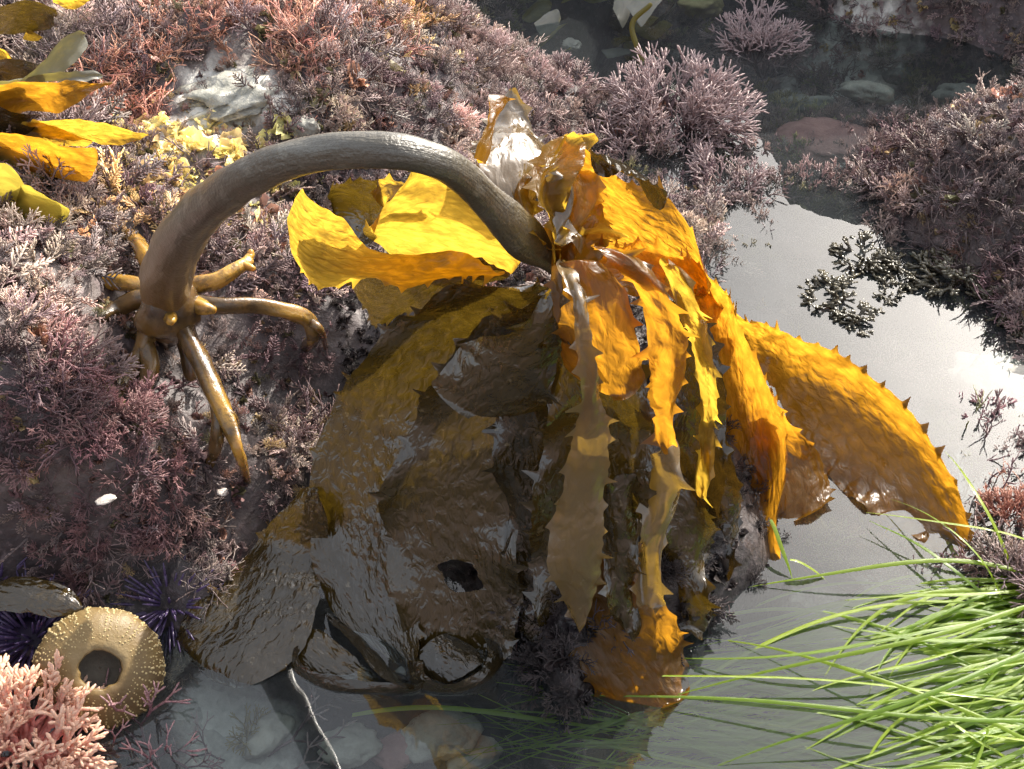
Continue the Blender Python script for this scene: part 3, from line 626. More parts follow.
# F: tangle of small frilly blades at the junction
for i, (st, mt) in enumerate([
 ([((548,262,.212),(558,262,.212)),((545,225,.235),(566,222,.232)),((538,190,.250),(560,182,.246)),((552,150,.258),(575,150,.252)),((560,132,.260),(574,138,.256))], 'kelp_yellow'),
 ([((556,258,.213),(566,262,.210)),((560,225,.230),(584,232,.224)),((568,195,.240),(590,205,.232)),((560,172,.246),(585,176,.240))], 'kelp_yellow'),
 ([((552,260,.214),(562,268,.208)),((575,238,.224),(582,254,.214)),((600,226,.226),(606,246,.216)),((622,232,.220),(624,248,.212))], 'kelp_yellow'),
 ([((536,245,.224),(546,252,.218)),((522,218,.236),(536,216,.236)),((512,196,.244),(530,192,.244)),((520,176,.246),(536,176,.246))], 'kelp_yellow'),
 ([((560,262,.210),(570,272,.204)),((580,218,.222),(592,236,.212)),((588,190,.228),(606,206,.216)),((572,178,.234),(592,178,.228))], 'kelp_yellow'),
 ([((556,170,.240),(580,176,.236)),((562,150,.246),(584,150,.240)),((570,134,.248),(582,138,.244))], 'kelp_yellow'),
 ([((545,240,.228),(553,246,.224)),((560,208,.238),(572,214,.232)),((556,186,.246),(574,186,.242)),((540,178,.250),(552,170,.250))], 'kelp_pale'),
 ([((550,262,.211),(558,270,.206)),((552,236,.226),(566,244,.218)),((566,222,.232),(580,230,.224)),((584,226,.230),(592,238,.220))], 'kelp_yellow')]):
    B(st, mt, bow=.18, ruffle=.010, gap=.010, teeth=.006, nu=90, nv=10, seed=30+i)
# D: large orange blade behind, spreading right
B([((552,176,.240),(566,255,.180)),((578,156,.252),(600,262,.170)),((612,164,.244),(640,270,.160)),((645,188,.226),(668,278,.152)),((675,213,.206),(690,286,.146)),((698,240,.186),(705,292,.140)),((714,270,.164),(712,292,.140))], 'kelp_orange', bow=-.05, ruffle=.007, gap=.024, teeth=.009, seed=41, nu=160, nv=22)
B([((590,158,.262),(592,166,.252)),((612,160,.256),(616,172,.244)),((636,172,.246),(638,186,.232)),((654,188,.236),(652,198,.224)),((668,200,.226),(664,204,.220))], 'kelp_dark', bow=.2, ruffle=.004, gap=.014, teeth=.007, seed=45, nu=90, nv=8)
# B: arching blade in front of D, hanging to the water, its right edge standing up to the sun
B([((560,268,.205),(568,260,.208),(575,252,.216)),((600,285,.190),(608,256,.194),(612,243,.214)),((648,298,.168),(656,262,.172),(655,247,.200)),((682,325,.135),(698,284,.140),(698,265,.175)),((700,370,.095),(722,318,.100),(728,298,.140)),((716,430,.052),(745,370,.057),(752,350,.100)),((732,490,.018),(764,428,.022),(775,405,.064)),((748,530,.004),(776,464,.010),(786,440,.042)),((764,556,-.001),(772,535,.002),(776,520,.014)),((774,566,-.006),(776,560,-.004),(777,556,-.002))], 'kelp_orange', bow=0, ruffle=.004, gap=.022, teeth=.009, seed=42, nu=200, nv=22)
# C: long blade to the right, its far edge standing up and its tip in the water
B([((690,320,.120),(690,296,.130),(690,282,.172)),((735,352,.070),(737,324,.075),(735,312,.110)),((772,385,.035),(784,350,.038),(785,334,.075)),((792,425,.014),(822,372,.016),(828,348,.056)),((818,462,.006),(862,400,.008),(868,374,.044)),((850,496,.002),(900,436,.004),(908,410,.034)),((884,518,.0),(932,478,.002),(940,456,.024)),((918,540,-.003),(956,524,-.001),(964,510,.014)),((948,560,-.006),(964,556,-.005),(973,552,.003))], 'kelp_orange', bow=0, ruffle=.004, gap=.022, teeth=.009, seed=43, nu=200, nv=26)
# G: wet blade under C at the waterline
B([((735,380,.050),(770,390,.056)),((748,430,.030),(795,425,.036)),((752,470,.014),(828,462,.014)),((756,505,.004),(832,490,.004)),((768,528,-.004),(812,518,-.003))], 'kelp_orange', bow=.08, ruffle=.008, gap=.02, teeth=.006, seed=44)
# H: broad brown blades draped on the rock in the shade
B([((520,282,.195),(548,290,.190)),((440,296,.180),(520,320,.165)),((388,330,.150),(470,370,.128)),((345,385,.110),(440,420,.098)),((322,430,.082),(425,470,.075)),((312,500,.045),(418,530,.050)),((314,560,.020),(416,590,.026)),((330,612,.006),(420,650,.006)),((370,650,-.004),(412,676,-.004))], 'kelp_brown', bow=.08, ruffle=.005, gap=.035, teeth=.008, seed=51, dz=0, nu=200, nv=30)
B([((535,292,.198),(556,300,.194)),((482,326,.172),(548,350,.160)),((428,384,.130),(540,400,.128)),((412,425,.106),(528,440,.106)),((382,490,.070),(520,500,.075)),((385,545,.042),(518,560,.044)),((396,600,.018),(521,606,.022)),((408,668,-.002),(512,640,.004)),((412,690,-.01),(508,668,-.006))], 'kelp_brown', bow=.07, ruffle=.006, gap=.04, teeth=.009, seed=52, dz=0.008, nu=200, nv=32, holes=[(.69,.08,.045,.30)])
B([((308,480,.058),(330,505,.050)),((262,535,.022),(326,560,.018)),((222,580,.010),(318,606,.010)),((188,612,.006),(304,648,.006)),((176,640,.002),(262,680,.001)),((190,668,-.004),(232,690,-.006))], 'kelp_brown', bow=.05, ruffle=.003, gap=.05, teeth=.004, seed=53, nu=150, nv=30)
B([((545,300,.200),(566,296,.204)),((500,350,.168),(560,360,.170)),((492,420,.130),(566,430,.128)),((500,500,.086),(560,510,.084)),((512,580,.042),(556,590,.042)),((514,640,.012),(548,640,.012))], 'kelp_dark', bow=.06, ruffle=.008, gap=.03, teeth=.008, seed=54, dz=-0.008, nu=150)
B([((548,298,.205),(580,300,.206)),((542,350,.180),(630,355,.178)),((548,400,.150),(652,410,.146)),((540,460,.112),(650,470,.110)),((530,530,.072),(640,540,.070)),((535,600,.034),(610,610,.032)),((550,640,.014),(590,650,.010))], 'kelp_brown', bow=.10, ruffle=.008, gap=.03, teeth=.010, seed=55, dz=0.006, nu=160, nv=22)
B([((640,285,.186),(668,285,.188)),((664,330,.160),(706,330,.164)),((672,400,.122),(726,400,.122)),((668,470,.080),(724,480,.078)),((655,550,.040),(712,560,.038)),((640,610,.014),(690,612,.014)),((628,650,.002),(668,652,.002))], 'kelp_dark', bow=.10, ruffle=.008, gap=.03, teeth=.008, seed=56, dz=-0.004, nu=150)
B([((640,470,.082),(690,480,.082)),((655,540,.050),(714,530,.052)),((668,590,.026),(705,590,.026)),((690,630,.006),(716,632,.006))], 'kelp_brown', bow=.10, ruffle=.010, gap=.02, teeth=.008, seed=57, dz=0.004, nu=90)
B([((572,560,.062),(640,540,.070)),((570,620,.032),(664,600,.040)),((578,660,.014),(684,640,.018)),((596,695,.002),(692,670,.004)),((630,716,-.004),(684,704,-.004))], 'kelp_orange', bow=.10, ruffle=.010, gap=.02, teeth=.006, seed=58, nu=110, nv=22)
B([((700,420,.090),(722,420,.094)),((706,470,.066),(735,470,.068)),((712,520,.040),(742,520,.040)),((700,580,.012),(728,585,.010))], 'kelp_dark', bow=.10, ruffle=.008, gap=.02, teeth=.006, seed=59, nu=90)
# short shoulder blades fanning out from the junction
B([((556,275,.206),(568,270,.210)),((528,318,.190),(560,322,.190)),((470,345,.166),(556,370,.162)),((424,382,.138),(548,420,.128))], 'kelp_brown', bow=.16, ruffle=.005, gap=.04, teeth=.012, seed=61, dz=0.016, nu=110)
B([((552,262,.213),(600,258,.214)),((552,300,.200),(628,300,.200)),((560,340,.182),(640,350,.178)),((566,380,.160),(648,390,.156))], 'kelp_orange', bow=.16, ruffle=.005, gap=.03, teeth=.008, seed=62, dz=0.016, nu=110)
# I: pale twisted strap down the middle
B([((556,266,.214),(570,262,.216)),((566,282,.216),(582,280,.217)),((573,306,.214),(589,304,.214)),((576,350,.196),(592,350,.195)),((581,395,.172),(602,398,.171)),((572,440,.146),(608,430,.152)),((560,500,.110),(606,490,.116)),((546,556,.080),(602,545,.086)),((560,590,.058),(598,585,.062)),((572,628,.036),(584,628,.036))], 'kelp_pale', bow=.14, ruffle=.003, gap=.032, teeth=.008, seed=71, dz=0.012, nu=170)
# J, K: orange strap with spines, right of the middle, and its torn lower length
B([((585,252,.224),(606,244,.226)),((610,262,.222),(640,258,.222)),((638,292,.208),(668,296,.206)),((647,335,.188),(688,338,.186)),((650,380,.164),(684,380,.164)),((652,420,.140),(672,420,.140)),((654,446,.124),(680,446,.124))], 'kelp_orange', bow=.20, ruffle=.006, gap=.024, teeth=.009, seed=72, dz=0.012, nu=160)
B([((656,440,.127),(676,444,.126)),((642,480,.102),(684,480,.104)),((640,520,.080),(682,500,.092)),((644,550,.064),(664,545,.068)),((640,580,.048),(662,585,.046)),((636,604,.036),(668,606,.036))], 'kelp_pale', bow=.22, ruffle=.009, gap=.03, teeth=.008, seed=73, dz=0.01, nu=130)
B([((656,262,.206),(680,262,.206)),((676,300,.188),(700,305,.186)),((690,340,.166),(712,350,.160)),((700,390,.136),(716,400,.130)),((700,440,.106),(712,450,.102)),((690,500,.074),(706,510,.070))], 'kelp_yellow', bow=.16, ruffle=.010, gap=.024, teeth=.007, seed=74, nu=130)
B([((606,470,.108),(640,470,.108)),((600,520,.082),(640,530,.078)),((604,580,.052),(636,580,.052)),((612,630,.026),(640,630,.026))], 'kelp_brown', bow=.2, ruffle=.010, gap=.02, teeth=.008, seed=75, dz=0.006, nu=90)
# curled blade ends floating at the waterline in front
def curl(path, mat, seed, hw=.006, zt=.0065, zb=-.010, **kw):
    B([((px, py, zb), (px+dx, py+dy, zt)) for (px, py, dx, dy) in path], mat, bow=.16, ruffle=.002, gap=.09, teeth=.001, seed=seed, nu=90, nv=10, **kw)
curl([(418,636,3,-6),(408,660,12,-4),(412,690,14,-14),(450,700,4,-18),(486,690,-8,-18),(506,664,-18,-8),(500,636,-16,2),(470,620,-8,6),(440,616,0,8)], 'kelp_dark', 81)
curl([(306,622,4,-4),(286,648,12,-6),(292,676,14,-14),(330,696,6,-18),(380,700,2,-18),(412,696,0,-14),(428,686,-4,-8)], 'kelp_dark', 82)
curl([(322,616,0,4),(352,634,-5,6),(376,656,-6,7),(398,680,-6,6),(416,690,-4,4)], 'kelp_dark', 83)
B([((292,640,.004),(318,626,.006)),((296,664,.001),(344,648,.003)),((318,684,-.004),(366,668,-.001)),((344,694,-.008),(384,682,-.004))], 'kelp_brown', bow=.06, ruffle=.001, gap=.09, teeth=.001, seed=84, nu=60)
B([((420,650,.006),(446,632,.008)),((424,672,.002),(470,646,.006)),((440,690,-.004),(486,664,.002))], 'kelp_dark', bow=.15, ruffle=.001, gap=.09, teeth=.001, seed=85, nu=60)

# ------------------------------------------------------------ flat brown rockweed, top left
rw = empty('rockweed_plant', P(-40, 150, .18), 'yellow and brown strap leaved rockweed clump high on the bank', 'seaweed')
for i, (st, mt) in enumerate([
 ([((-20,95,.205),(-20,112,.20)),((20,78,.215),(24,96,.208)),((60,45,.225),(66,66,.215)),((82,28,.23),(92,42,.222))], 'weed_grey'),
 ([((-10,92,.205),(-10,118,.198)),((25,80,.21),(28,112,.20)),((60,80,.208),(62,112,.198)),((88,82,.205),(92,90,.20)),((112,80,.20),(114,84,.198))], 'kelp_orange'),
 ([((-10,84,.212),(-10,96,.208)),((30,74,.216),(32,86,.212)),((66,72,.214),(68,82,.212)),((102,74,.208),(103,78,.207))], 'weed_grey'),
 ([((30,118,.198),(26,132,.193)),((70,120,.20),(66,140,.193)),((115,126,.198),(112,143,.192)),((150,132,.192),(148,140,.19))], 'kelp_yellow'),
 ([((20,122,.196),(14,134,.192)),((60,128,.195),(54,142,.19)),((95,140,.19),(88,148,.187))], 'kelp_yellow'),
 ([((-10,132,.194),(-14,158,.186)),((30,138,.195),(26,168,.184)),((60,142,.195),(56,178,.182)),((98,148,.192),(92,186,.178))], 'kelp_orange'),
 ([((-10,105,.20),(-14,125,.194)),((20,112,.20),(16,128,.195)),((42,112,.198),(38,122,.194))], 'kelp_brown'),
 ([((-10,148,.19),(-14,158,.186)),((20,156,.188),(16,166,.184)),((54,174,.18),(50,180,.178))], 'weed_olive'),
 ([((-10,164,.19),(-16,216,.174)),((12,172,.188),(8,214,.174)),((28,190,.182),(30,210,.175))], 'weed_olive'),
 ([((18,184,.186),(12,212,.176)),((45,192,.182),(40,222,.172)),((72,208,.176),(66,224,.170))], 'weed_olive'),
 ([((-10,8,.215),(-14,32,.205)),((20,2,.22),(14,36,.205)),((48,4,.218),(44,30,.206)),((58,14,.212),(54,22,.208))], 'kelp_brown'),
 ([((50,-14,.22),(50,4,.212)),((75,-14,.22),(72,8,.21)),((96,-10,.216),(92,2,.21))], 'kelp_yellow'),
 ([((28,28,.206),(24,36,.203)),((38,32,.204),(34,40,.20)),((43,36,.202),(40,40,.20))], 'kelp_yellow'),
 ([((-10,44,.21),(-14,60,.204)),((6,48,.208),(2,66,.20)),((14,60,.204),(8,72,.20))], 'kelp_yellow'),
 ([((-12,115,.19),(-16,150,.18)),((30,126,.188),(24,150,.18)),((52,132,.184),(46,148,.178))], 'kelp_dark'),
 ([((-12,58,.20),(-16,84,.195)),((20,60,.20),(14,84,.194)),((44,66,.196),(38,78,.192))], 'kelp_dark')]):
    st = [((a[0], a[1], a[2]+max(0, b[1]-a[1])*.0006), b) for a, b in st]
    ribbon('blade', st, M[mt], rw, bow=.12, ruffle=.002, teeth=.0, nu=60, nv=10, rug=.0004, seed=100+i)

# ------------------------------------------------------------ sea urchins and the empty test
def basis(n):
    q = Vector((0, 0, 1)).rotation_difference(n.normalized()); return q.to_matrix()
c0 = P(100, 668, .02); tr_ = .0362
test = empty('urchin_test', c0, 'empty tan sea urchin shell with a round hole, rows of pale bumps', 'urchin shell')
ax = Vector((.34, -.57, .75)); Bm = np.array(basis(ax))
prof = []
for i in range(26):
    f = i/25; th = math.radians(17.5)+f*math.radians(158)
    prof.append((tr_*math.sin(th)**.9, tr_*.48*math.cos(th)))
prof = [(tr_*.31, tr_*.33), (tr_*.315, tr_*.42)] + [(max(r, tr_*.325), z) for r, z in prof]
nseg = 80; V = []; F = []
for (r, z) in prof:
    for j in range(nseg):
        a = 2*math.pi*j/nseg; rr = r*(1+.012*math.cos(10*a)+.03*math.cos(2*a+.5)+(.10*nz(math.cos(a)*2.5, math.sin(a)*2.5, 8) if r < tr_*.36 else 0))+.0006*nz(math.cos(a)*3, math.sin(a)*3, z*60)
        V.append(np.array(c0)+Bm @ np.array([rr*math.cos(a), rr*math.sin(a), z]))
F = [(i*nseg+j, i*nseg+(j+1) % nseg, (i+1)*nseg+(j+1) % nseg, (i+1)*nseg+j) for i in range(len(prof)-1) for j in range(nseg)]
meshobj('shell', V, F, M['test'], test)
V = []; F = []   # inner hollow
for i, (r, z) in enumerate([(.312, .37), (.42, .28), (.44, .14), (.36, .02), (.2, -.04), (.01, -.05)]):
    for j in range(nseg):
        a = 2*math.pi*j/nseg; V.append(np.array(c0)+Bm @ np.array([r*tr_*math.cos(a), r*tr_*math.sin(a), z*tr_]))
F = [(i*nseg+j, (i+1)*nseg+j, (i+1)*nseg+(j+1) % nseg, i*nseg+(j+1) % nseg) for i in range(5) for j in range(nseg)]
meshobj('inner_wall', V, F, M['test_inside'], test)
m = MB()
for mer in range(50):
    a0 = 2*math.pi*mer/50+random.gauss(0, .02); big = mer % 4 in (0, 1)
    for i in range(22):
        th = math.radians(28+i*4.6+(2.3 if mer % 2 else 0)+random.gauss(0, 1.0)); a = a0+random.gauss(0, .02)
        r = tr_*math.sin(th)**.9*(1+.012*math.cos(10*a)+.03*math.cos(2*a+.5)); z = tr_*.48*math.cos(th)
        rad = (.00075 if big else .0005)*random.uniform(.75, 1.2)*(.4+.6*math.sin(th))
        nn = np.array([math.sin(th)*math.cos(a), math.sin(th)*math.sin(a), math.cos(th)*1.6]); nn /= np.linalg.norm(nn)
        q = np.array([r*math.cos(a), r*math.sin(a), z]); A = np.array(c0)+Bm @ q; D = Bm @ nn
        m.limb(A-D*.0004, A+D*rad*.45, rad*1.15, rad*.95, sides=6); m.limb(A+D*rad*.45, A+D*rad*.9, rad*.95, rad*.4, sides=6)
tag(m.build('tubercles', M['tubercle'], test), kind='stuff')
def urchin(px, py, z, r, sp, n, label, seed):
    rn = random.Random(seed); c = P(px, py, z); e = empty('sea_urchin', c, label, 'sea urchin', 'purple urchins at the foot of the bank')
    V = []; F = []; K, J = 12, 20
    for i in range(K+1):
        th = math.pi*i/K
        for j in range(J):
            a = 2*math.pi*j/J; V.append(np.array(c)+r*np.array([math.sin(th)*math.cos(a), math.sin(th)*math.sin(a), .65*math.cos(th)]))
    F = [(i*J+j, (i+1)*J+j, (i+1)*J+(j+1) % J, i*J+(j+1) % J) for i in range(K) for j in range(J)]
    meshobj('body', V, F, M['urchin_body'], e)
    m = MB()
    for i in range(n):
        zz = 1-1.35*(i+.5)/n; a = i*2.39996; rr = math.sqrt(max(0, 1-zz*zz)); d = np.array([rr*math.cos(a), rr*math.sin(a), zz*.75])+np.array([rn.gauss(0, .12) for _ in range(3)])
        d /= np.linalg.norm(d); A = np.array(c)+d*r*.85; l = sp*rn.uniform(.7, 1.15)
        m.limb(A, A+d*l*.6, .00085, .00095, sides=5); m.limb(A+d*l*.6, A+d*l, .00095, .0004, sides=5)
    tag(m.build('spines', M['spine'], e), kind='stuff')
urchin(34, 640, .004, .020, .030, 280, 'purple spiny urchin below the brown leaf, left of the tan shell', 1)
urchin(170, 606, -.002, .016, .026, 240, 'dark purple urchin tucked between the bank and the flat kelp blade', 2)
urchin(0, 584, .028, .013, .020, 200, 'small purple urchin above the brown leaf under the turf overhang', 3)
o = ribbon('seaweed_leaf', [((-20,586,.056),(-20,612,.050)),((20,576,.058),(22,612,.048)),((58,582,.054),(54,616,.046)),((84,602,.046),(82,612,.044))], M['kelp_brown'], None, bow=.15, ruffle=.001, teeth=0, rug=.0003, nu=60, seed=200)
tag(o, 'brown oval seaweed leaf lying over the purple urchin spines', 'seaweed')
o = ribbon('seaweed_leaf', [((-16,650,.02),(-16,680,.02)),((2,652,.022),(0,690,.018)),((13,668,.018),(10,682,.017))], M['kelp_yellow'], None, bow=.15, ruffle=.001, teeth=0, rug=.0003, nu=40, seed=201)
tag(o, 'bright yellow leaf tip poking out above the pink coralline clump', 'seaweed')

# ------------------------------------------------------------ coralline bushes that stand out singly
def bush(px, py, z, size, n, mat, label, seed, depth=5, r0=.03, spread=1.1, lean=(0, 0, 1), sp=.55, group=None, name='coralline_bush', flat=1.0):
    rn = random.Random(seed); m = MB(); q0 = Vector((0, 0, 1)).rotation_difference(Vector(lean).normalized())
    for i in range(n):
        a = rn.uniform(0, 6.28); ti = spread*math.sqrt(rn.random()); d = q0 @ Vector((math.sin(ti)*math.cos(a), math.sin(ti)*math.sin(a), math.cos(ti)))
        mt = rot_to(d, rn.uniform(0, 6.28), size*rn.uniform(.7, 1.1)); mt.translation = P(px, py, z)+q0 @ Vector((math.cos(a)*.2*ti*size, math.sin(a)*.2*ti*size, 0)); m.add(frond_branch(rn, depth, r0, sp), mt)
    if flat < 1: m.V = [(v[0], v[1], v[2]*flat) for v in m.V]
    return tag(m.build(name, M[mat]), label, 'seaweed' if flat < 1 else 'coralline algae', group)
bush(22, 752, .004, .052, 46, 'bush_pink', 'bright salmon pink coralline clump beside the tan urchin shell', 1, 5, .040, 1.15, (.1, -.3, 1), .5)
bush(150, 752, -.02, .055, 7, 'bush_wine', 'sparse wine red branching coralline just below the tan urchin shell', 2, 5, .022, 1.3, (.1, -.1, .8), .8)
bush(245, 765, -.045, .06, 5, 'bush', 'thin pale coralline sprig standing on the pale gravel under water', 12, 5, .018, 1.3, (.1, -.1, .8), .8)
bush(672, 135, -.012, .075, 26, 'bush', 'round mauve coralline bush behind the silvery kelp blade', 3, 6, .024, 1.0, (0, -.3, 1))
bush(640, 155, -.012, .055, 16, 'bush', 'low mauve coralline bush against the orange kelp blade top', 4, 5, .026, 1.1, (0, -.3, 1))
bush(765, 75, -.05, .085, 12, 'bush', 'tall pinkish coralline sprig next to the grey back wall', 5, 6, .022, .55, (.02, 0, 1))
bush(735, 195, -.02, .05, 18, 'bush', 'grey mauve coralline bush by the bright water behind the kelp', 6, 5, .028, 1.2, (0, -.3, 1))
bush(555, 110, -.005, .055, 18, 'bush', 'mauve coralline bush on the edge of the deep dark channel', 7, 5, .026, 1.1, (.3, -.2, 1))
bush(985, 425, -.018, .030, 10, 'bush_wine', 'small glistening coralline tuft breaking the water right of the kelp tip', 8, 5, .03, 1.3)
bush(1008, 520, -.004, .030, 26, 'red_tuft', 'rust red bristly tuft at the root of the surfgrass', 9, 4, .028, 1.2)
for i, (px, py, zz, sz, nn, lb) in enumerate([(862,262,-.006,.028,9,'dark seaweed crest lying along the bright water by the right rock'),(905,275,-.008,.030,10,'dark crumpled seaweed fragment between the crest and the right rock'),(838,305,-.010,.030,11,'dark seaweed scrap with olive leaves sticking up from the pool'),(855,325,-.010,.024,8,'small black seaweed scrap just below the leafy scrap in the pool'),(890,300,-.009,.020,6,'tiny dark seaweed scrap afloat beside the leafy scrap'),(955,285,-.005,.036,14,'black seaweed clump at the foot of the right rock'),(1018,315,-.005,.036,14,'black weed hanging into the water off the right rock end')]):
    bush(px, py, zz, sz*1.25, int(nn*1.6), 'dark_weed', lb, 40+i, 4, .07, 1.4, (0, 0, 1), .8, 'dark scraps in the pool', 'seaweed_scrap', flat=.55)

# ------------------------------------------------------------ stones
def stone(px, py, z, rx, ry, rz, mat, label, seed, name='stone', cat='stone', group=None, rot=0, jag=.10):
    c = P(px, py, z); bm = bmesh.new(); bmesh.ops.create_icosphere(bm, subdivisions=4, radius=1)
    cr, sr = math.cos(rot), math.sin(rot)
    for v in bm.verts:
        d = v.co.normalized(); k_ = 1+.28*fbm(d.x+seed*3.7, d.y, d.z, 1.1, 3)+jag*fbm(d.x+seed, d.y, d.z, 3.5, 5)
        x, y, zz = d.x*rx*k_, d.y*ry*k_, d.z*rz*k_
        v.co = (x*cr-y*sr, x*sr+y*cr, zz)
    me = bpy.data.meshes.new(name); bm.to_mesh(me); bm.free(); me.polygons.foreach_set('use_smooth', [True]*len(me.polygons)); me.materials.append(M[mat])
    o = bpy.data.objects.new(name, me); o.location = c; COL.objects.link(o); return tag(o, label, cat, group)
stone(838,142,-.0135,.062,.040,.012,'stone_pink','flat dull pink stone under shallow water left of the right rock',1,rot=-.35)
stone(888,58,-.035,.028,.010,.010,'stone_tan','long tan pebble lying at the foot of the back wall',2,rot=.05)
stone(900,76,-.045,.022,.014,.012,'stone_grey','grey oval pebble just below the long tan pebble',3,rot=.3)
stone(700,3,-.02,.030,.022,.016,'stone_tan','rounded cream stone at the edge of the dark channel',4)
stone(718,162,-.03,.024,.015,.012,'stone_grey','greenish grey stone beside the mauve coralline bush',5,rot=.3)
stone(740,175,-.03,.022,.013,.010,'stone_pale','pale olive cobble next to the greenish grey stone',6,rot=-.3)
stone(800,105,-.05,.035,.015,.012,'stone_grey','long grey cobble in the shadow of the back wall',7,rot=.1)
stone(870,92,-.05,.03,.016,.012,'stone_pale','speckled pale cobble on the far pool bed',8,rot=-.2)
stone(960,95,-.04,.03,.016,.012,'stone_grey','dark grey cobble between the back wall and right rock',9,rot=-.2)
stone(238,96,.142,.055,.040,.016,'stone_wet','wet whitish bare rock patch shining in the turf above the stipe',10,rot=.5,jag=.45)
stone(305,128,.140,.012,.008,.009,'stone_grey','small green grey stone just above the stipe',11)
for i, (px, py, rx, ry, mt, lb) in enumerate([(440,735,.026,.018,'stone_pale','large pale pebble under water below the black kelp curl'),(478,752,.020,.012,'stone_pale','pale flat pebble right of the large pale pebble'),(395,752,.016,.012,'stone_pink','pinkish pebble left of the large pale pebble'),(350,745,.020,.014,'stone_pale','cream pebble on the gravel below the brown kelp curl'),(265,735,.018,.012,'stone_pale','whitish pebble on the gravel below the flat kelp blade'),(1010,385,.045,.030,'stone_pale','large round greenish stone under the milky water')]):
    p = on_ground(px, py); stone(px, py, p.z+.003, rx, ry, ry*.7, mt, lb, 20+i, 'pebble', 'pebble', None, random.uniform(-1, 1))
for i, (px, py, rx, ry, lb) in enumerate([(105,500,.0055,.0035,'white shell flake lying on the wine red turf'),(222,492,.0035,.003,'pale shell bit on the turf under the long holdfast branch'),(572,44,.012,.012,'pale round shell lying in the dark channel')]):
    p = on_ground(px, py); stone(px, py, p.z+(.016 if i < 2 else .06), rx, ry, ry*.4, 'shell_white', lb, 50+i, 'shell', 'shell', None, .4)

# ------------------------------------------------------------ surfgrass, lower right
sg = empty('surfgrass_clump', P(1060, 640, .0), 'bright green surfgrass streaming from the right over the water', 'surfgrass')
def leaf_pts(rn, root, tip, sag, width, zr, zt, lift):
    a = P(root[0], root[1], zr); b = P(tip[0], tip[1], zt); n = 22; out = []
    side = Vector((-(b-a).y, (b-a).x, 0)); ph = rn.uniform(0, 6)
    roll = rn.uniform(-.5, .5)
    for i in range(n):
        f = i/(n-1); p = a.lerp(b, f)+side*sag*4*f*(1-f)+side*.012*math.sin(f*7+ph); p.z += lift*4*f*(1-f)*(1-f*.5)
        d = (b-a).normalized(); s = Vector((-d.y, d.x, 0)).normalized(); s = (s*math.cos(roll)+Vector((0, 0, 1))*math.sin(roll))
        wv = width*(1-.85*max(0, f-.55)/.45)*(.8+.2*min(1, f*6)); out.append((p-s*wv, p+Vector((0, 0, wv*.35)), p+s*wv))
    return out
def leafmesh(parts):
    V = []; F = []; UV = []
    for pts_ in parts:
        k_ = len(V)
        for i, tri in enumerate(pts_):
            for j, q in enumerate(tri): V.append(q); UV.append((i/22, j/2))
        for i in range(len(pts_)-1):
            for j in range(2): F.append((k_+i*3+j, k_+i*3+j+1, k_+(i+1)*3+j+1, k_+(i+1)*3+j))
    return V, F, UV
rnG = random.Random(5)
manual = [((1060,560),(866,514),.02,.0017,.006,.012,.02),((1010,575),(944,452),.06,.0024,.004,.012,.03),((1000,600),(890,500),-.05,.0016,.006,.008,.02),((990,600),(870,520),.03,.0018,.004,.004,.012),
 ((1040,590),(845,600),.05,.0020,.004,.003,.012),((1060,600),(660,700),.05,.0019,.010,-.002,.03),((1060,585),(740,590),-.04,.0022,.006,-.002,.02),((1050,620),(640,660),.06,.0018,.010,-.004,.025),
 ((1060,720),(560,690),.04,.0018,.008,-.004,.02),((1060,700),(480,655),.04,.0016,.006,-.006,.02),((1060,650),(720,769),.03,.002,.010,.0,.03),((1050,760),(700,640),-.03,.0018,.006,-.004,.02)]
def add_leaf(a): 
    V, F, UV = leafmesh([leaf_pts(rnG, *a)]); meshobj('leaf', V, F, M['grass'], sg, uv=UV)
for (r, t, sg_, wd, zr, zt, lf) in manual: add_leaf((r, t, sg_, wd*.72, zr, zt, lf))
for i in range(275):
    ry = rnG.uniform(575, 840); rx = rnG.uniform(985, 1110)
    L_ = rnG.choice((rnG.uniform(90, 260), rnG.uniform(90, 260), rnG.uniform(200, 480))); an = rnG.gauss(math.radians(166), .22) if i % 4 else rnG.gauss(math.radians(202), .16)
    tip = (rx+L_*math.cos(an), ry+L_*math.sin(an)*.8+10)
    if tip[1] < 580+max(0, (900-tip[0]))*.30: tip = (tip[0], 580+max(0, (900-tip[0]))*.30+rnG.uniform(0, 60))
    far = max(0, min(1, (900-tip[0])/250))
    add_leaf(((rx, ry), tip, rnG.gauss(0, .10), rnG.uniform(.0007, .0016), rnG.uniform(-.008, .010), rnG.uniform(-.008, .004)-.010*far, rnG.uniform(-.004, .010)*(1-.6*far)))
bulk = []
for i in range(330):
    ry = rnG.uniform(600, 840); rx = rnG.uniform(960, 1130); L_ = rnG.uniform(80, 560); an = rnG.gauss(math.radians(170), .28)
    tip = (rx+L_*math.cos(an), max(ry+L_*math.sin(an)*.8+15, 590+max(0, 900-(rx+L_*math.cos(an)))*.30))
    bulk.append(leaf_pts(rnG, (rx, ry), tip, rnG.gauss(0, .07), rnG.uniform(.0009, .0016), rnG.uniform(-.03, .002), rnG.uniform(-.035, -.006), rnG.uniform(-.006, .003)))
for i in range(60):
    rx = rnG.uniform(760, 1000); ry = rnG.uniform(660, 800); tip = (rnG.uniform(440, 740), rnG.uniform(672, 790))
    bulk.append(leaf_pts(rnG, (rx, ry), tip, rnG.gauss(0, .09), rnG.uniform(.0007, .0012), rnG.uniform(-.008, .0), rnG.uniform(-.012, -.003), rnG.uniform(-.003, .001)))
V, F, UV = leafmesh(bulk); tag(meshobj('leaves', V, F, M['grass'], sg, uv=UV), kind='stuff')
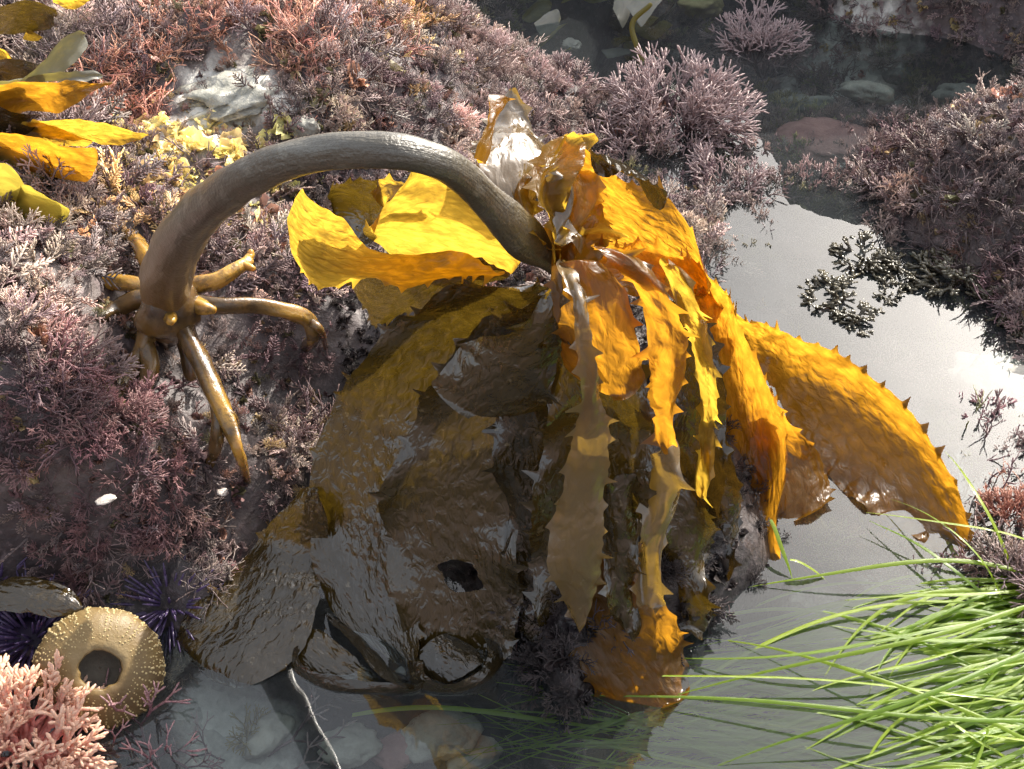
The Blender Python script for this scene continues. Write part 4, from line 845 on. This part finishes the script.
# stray pale green blades under the kelp tip and across the front water
for i, (r, t, sag, zr, zt, lf, lb) in enumerate([((790,560),(830,585),.05,.012,-.004,.004,'short green grass blade dipping into the water below the orange kelp tip'),((770,520),(792,580),.02,.022,.0,.002,'thin green grass blade hanging beside the pointed kelp tip'),((352,716),(660,742),.06,-.004,-.008,.0,'long pale grass blade lying under water below the kelp curls')]):
    V, F, UV = leafmesh([leaf_pts(rnG, r, t, sag, .0016, zr, zt, lf)]); tag(meshobj('grass_blade', V, F, M['grass'], uv=UV), lb, 'grass blade')
rnL = random.Random(8)
# leaves on the stick-like weed in the dark channel
rk = empty('drowned_weed', on_ground(655, 105), 'olive stalked weed with grey leaves in the dark channel', 'seaweed')
tube('stalk', [(652,95,-.04,3),(642,60,.0,3),(632,25,.03,3),(650,5,.05,2.5)], M['weed_olive'], rk, sides=6, n=20)
for i, st in enumerate([[((625,8,.03),(640,28,.02)),((640,-6,.04),(655,10,.03)),((655,-20,.05),(668,-8,.04))], [((532,24,.0),(540,38,-.01)),((548,14,.005),(556,28,-.005)),((558,8,.01),(562,18,.004))], [((612,10,.02),(622,30,.01)),((620,-8,.03),(634,8,.02)),((640,-20,.035),(648,-10,.03))], [((600,50,-.02),(606,58,-.02)),((616,48,-.015),(620,56,-.015)),((630,50,-.01),(632,54,-.01))]]):
    ribbon('leaf', st, M['weed_grey'], rk, bow=.1, ruffle=.001, teeth=0, rug=.0003, nu=30, nv=8, seed=300+i)

for i in range(16):   # dark drowned leaves filling the channel
    px = rnL.uniform(505, 700); py = rnL.uniform(-8, 95); z = rnL.uniform(-.06, -.012); an = rnL.uniform(-.9, .9); ln_ = rnL.uniform(22, 48); wd = rnL.uniform(5, 11)
    dx, dy = math.cos(an)*ln_, math.sin(an)*ln_*.7
    ribbon('leaf', [((px+dx*f-wd*h*math.sin(an), py+dy*f-wd*h, z+.012*f), (px+dx*f+wd*h*math.sin(an), py+dy*f+wd*h, z+.012*f-.008*h)) for f, h in ((0, .3), (.35, 1), (.7, .9), (1, .2))], M[rnL.choice(('kelp_brown', 'weed_olive', 'kelp_dark', 'weed_olive'))], rk, bow=.15, ruffle=.002, teeth=0, rug=.0003, nu=24, nv=8, seed=320+i)
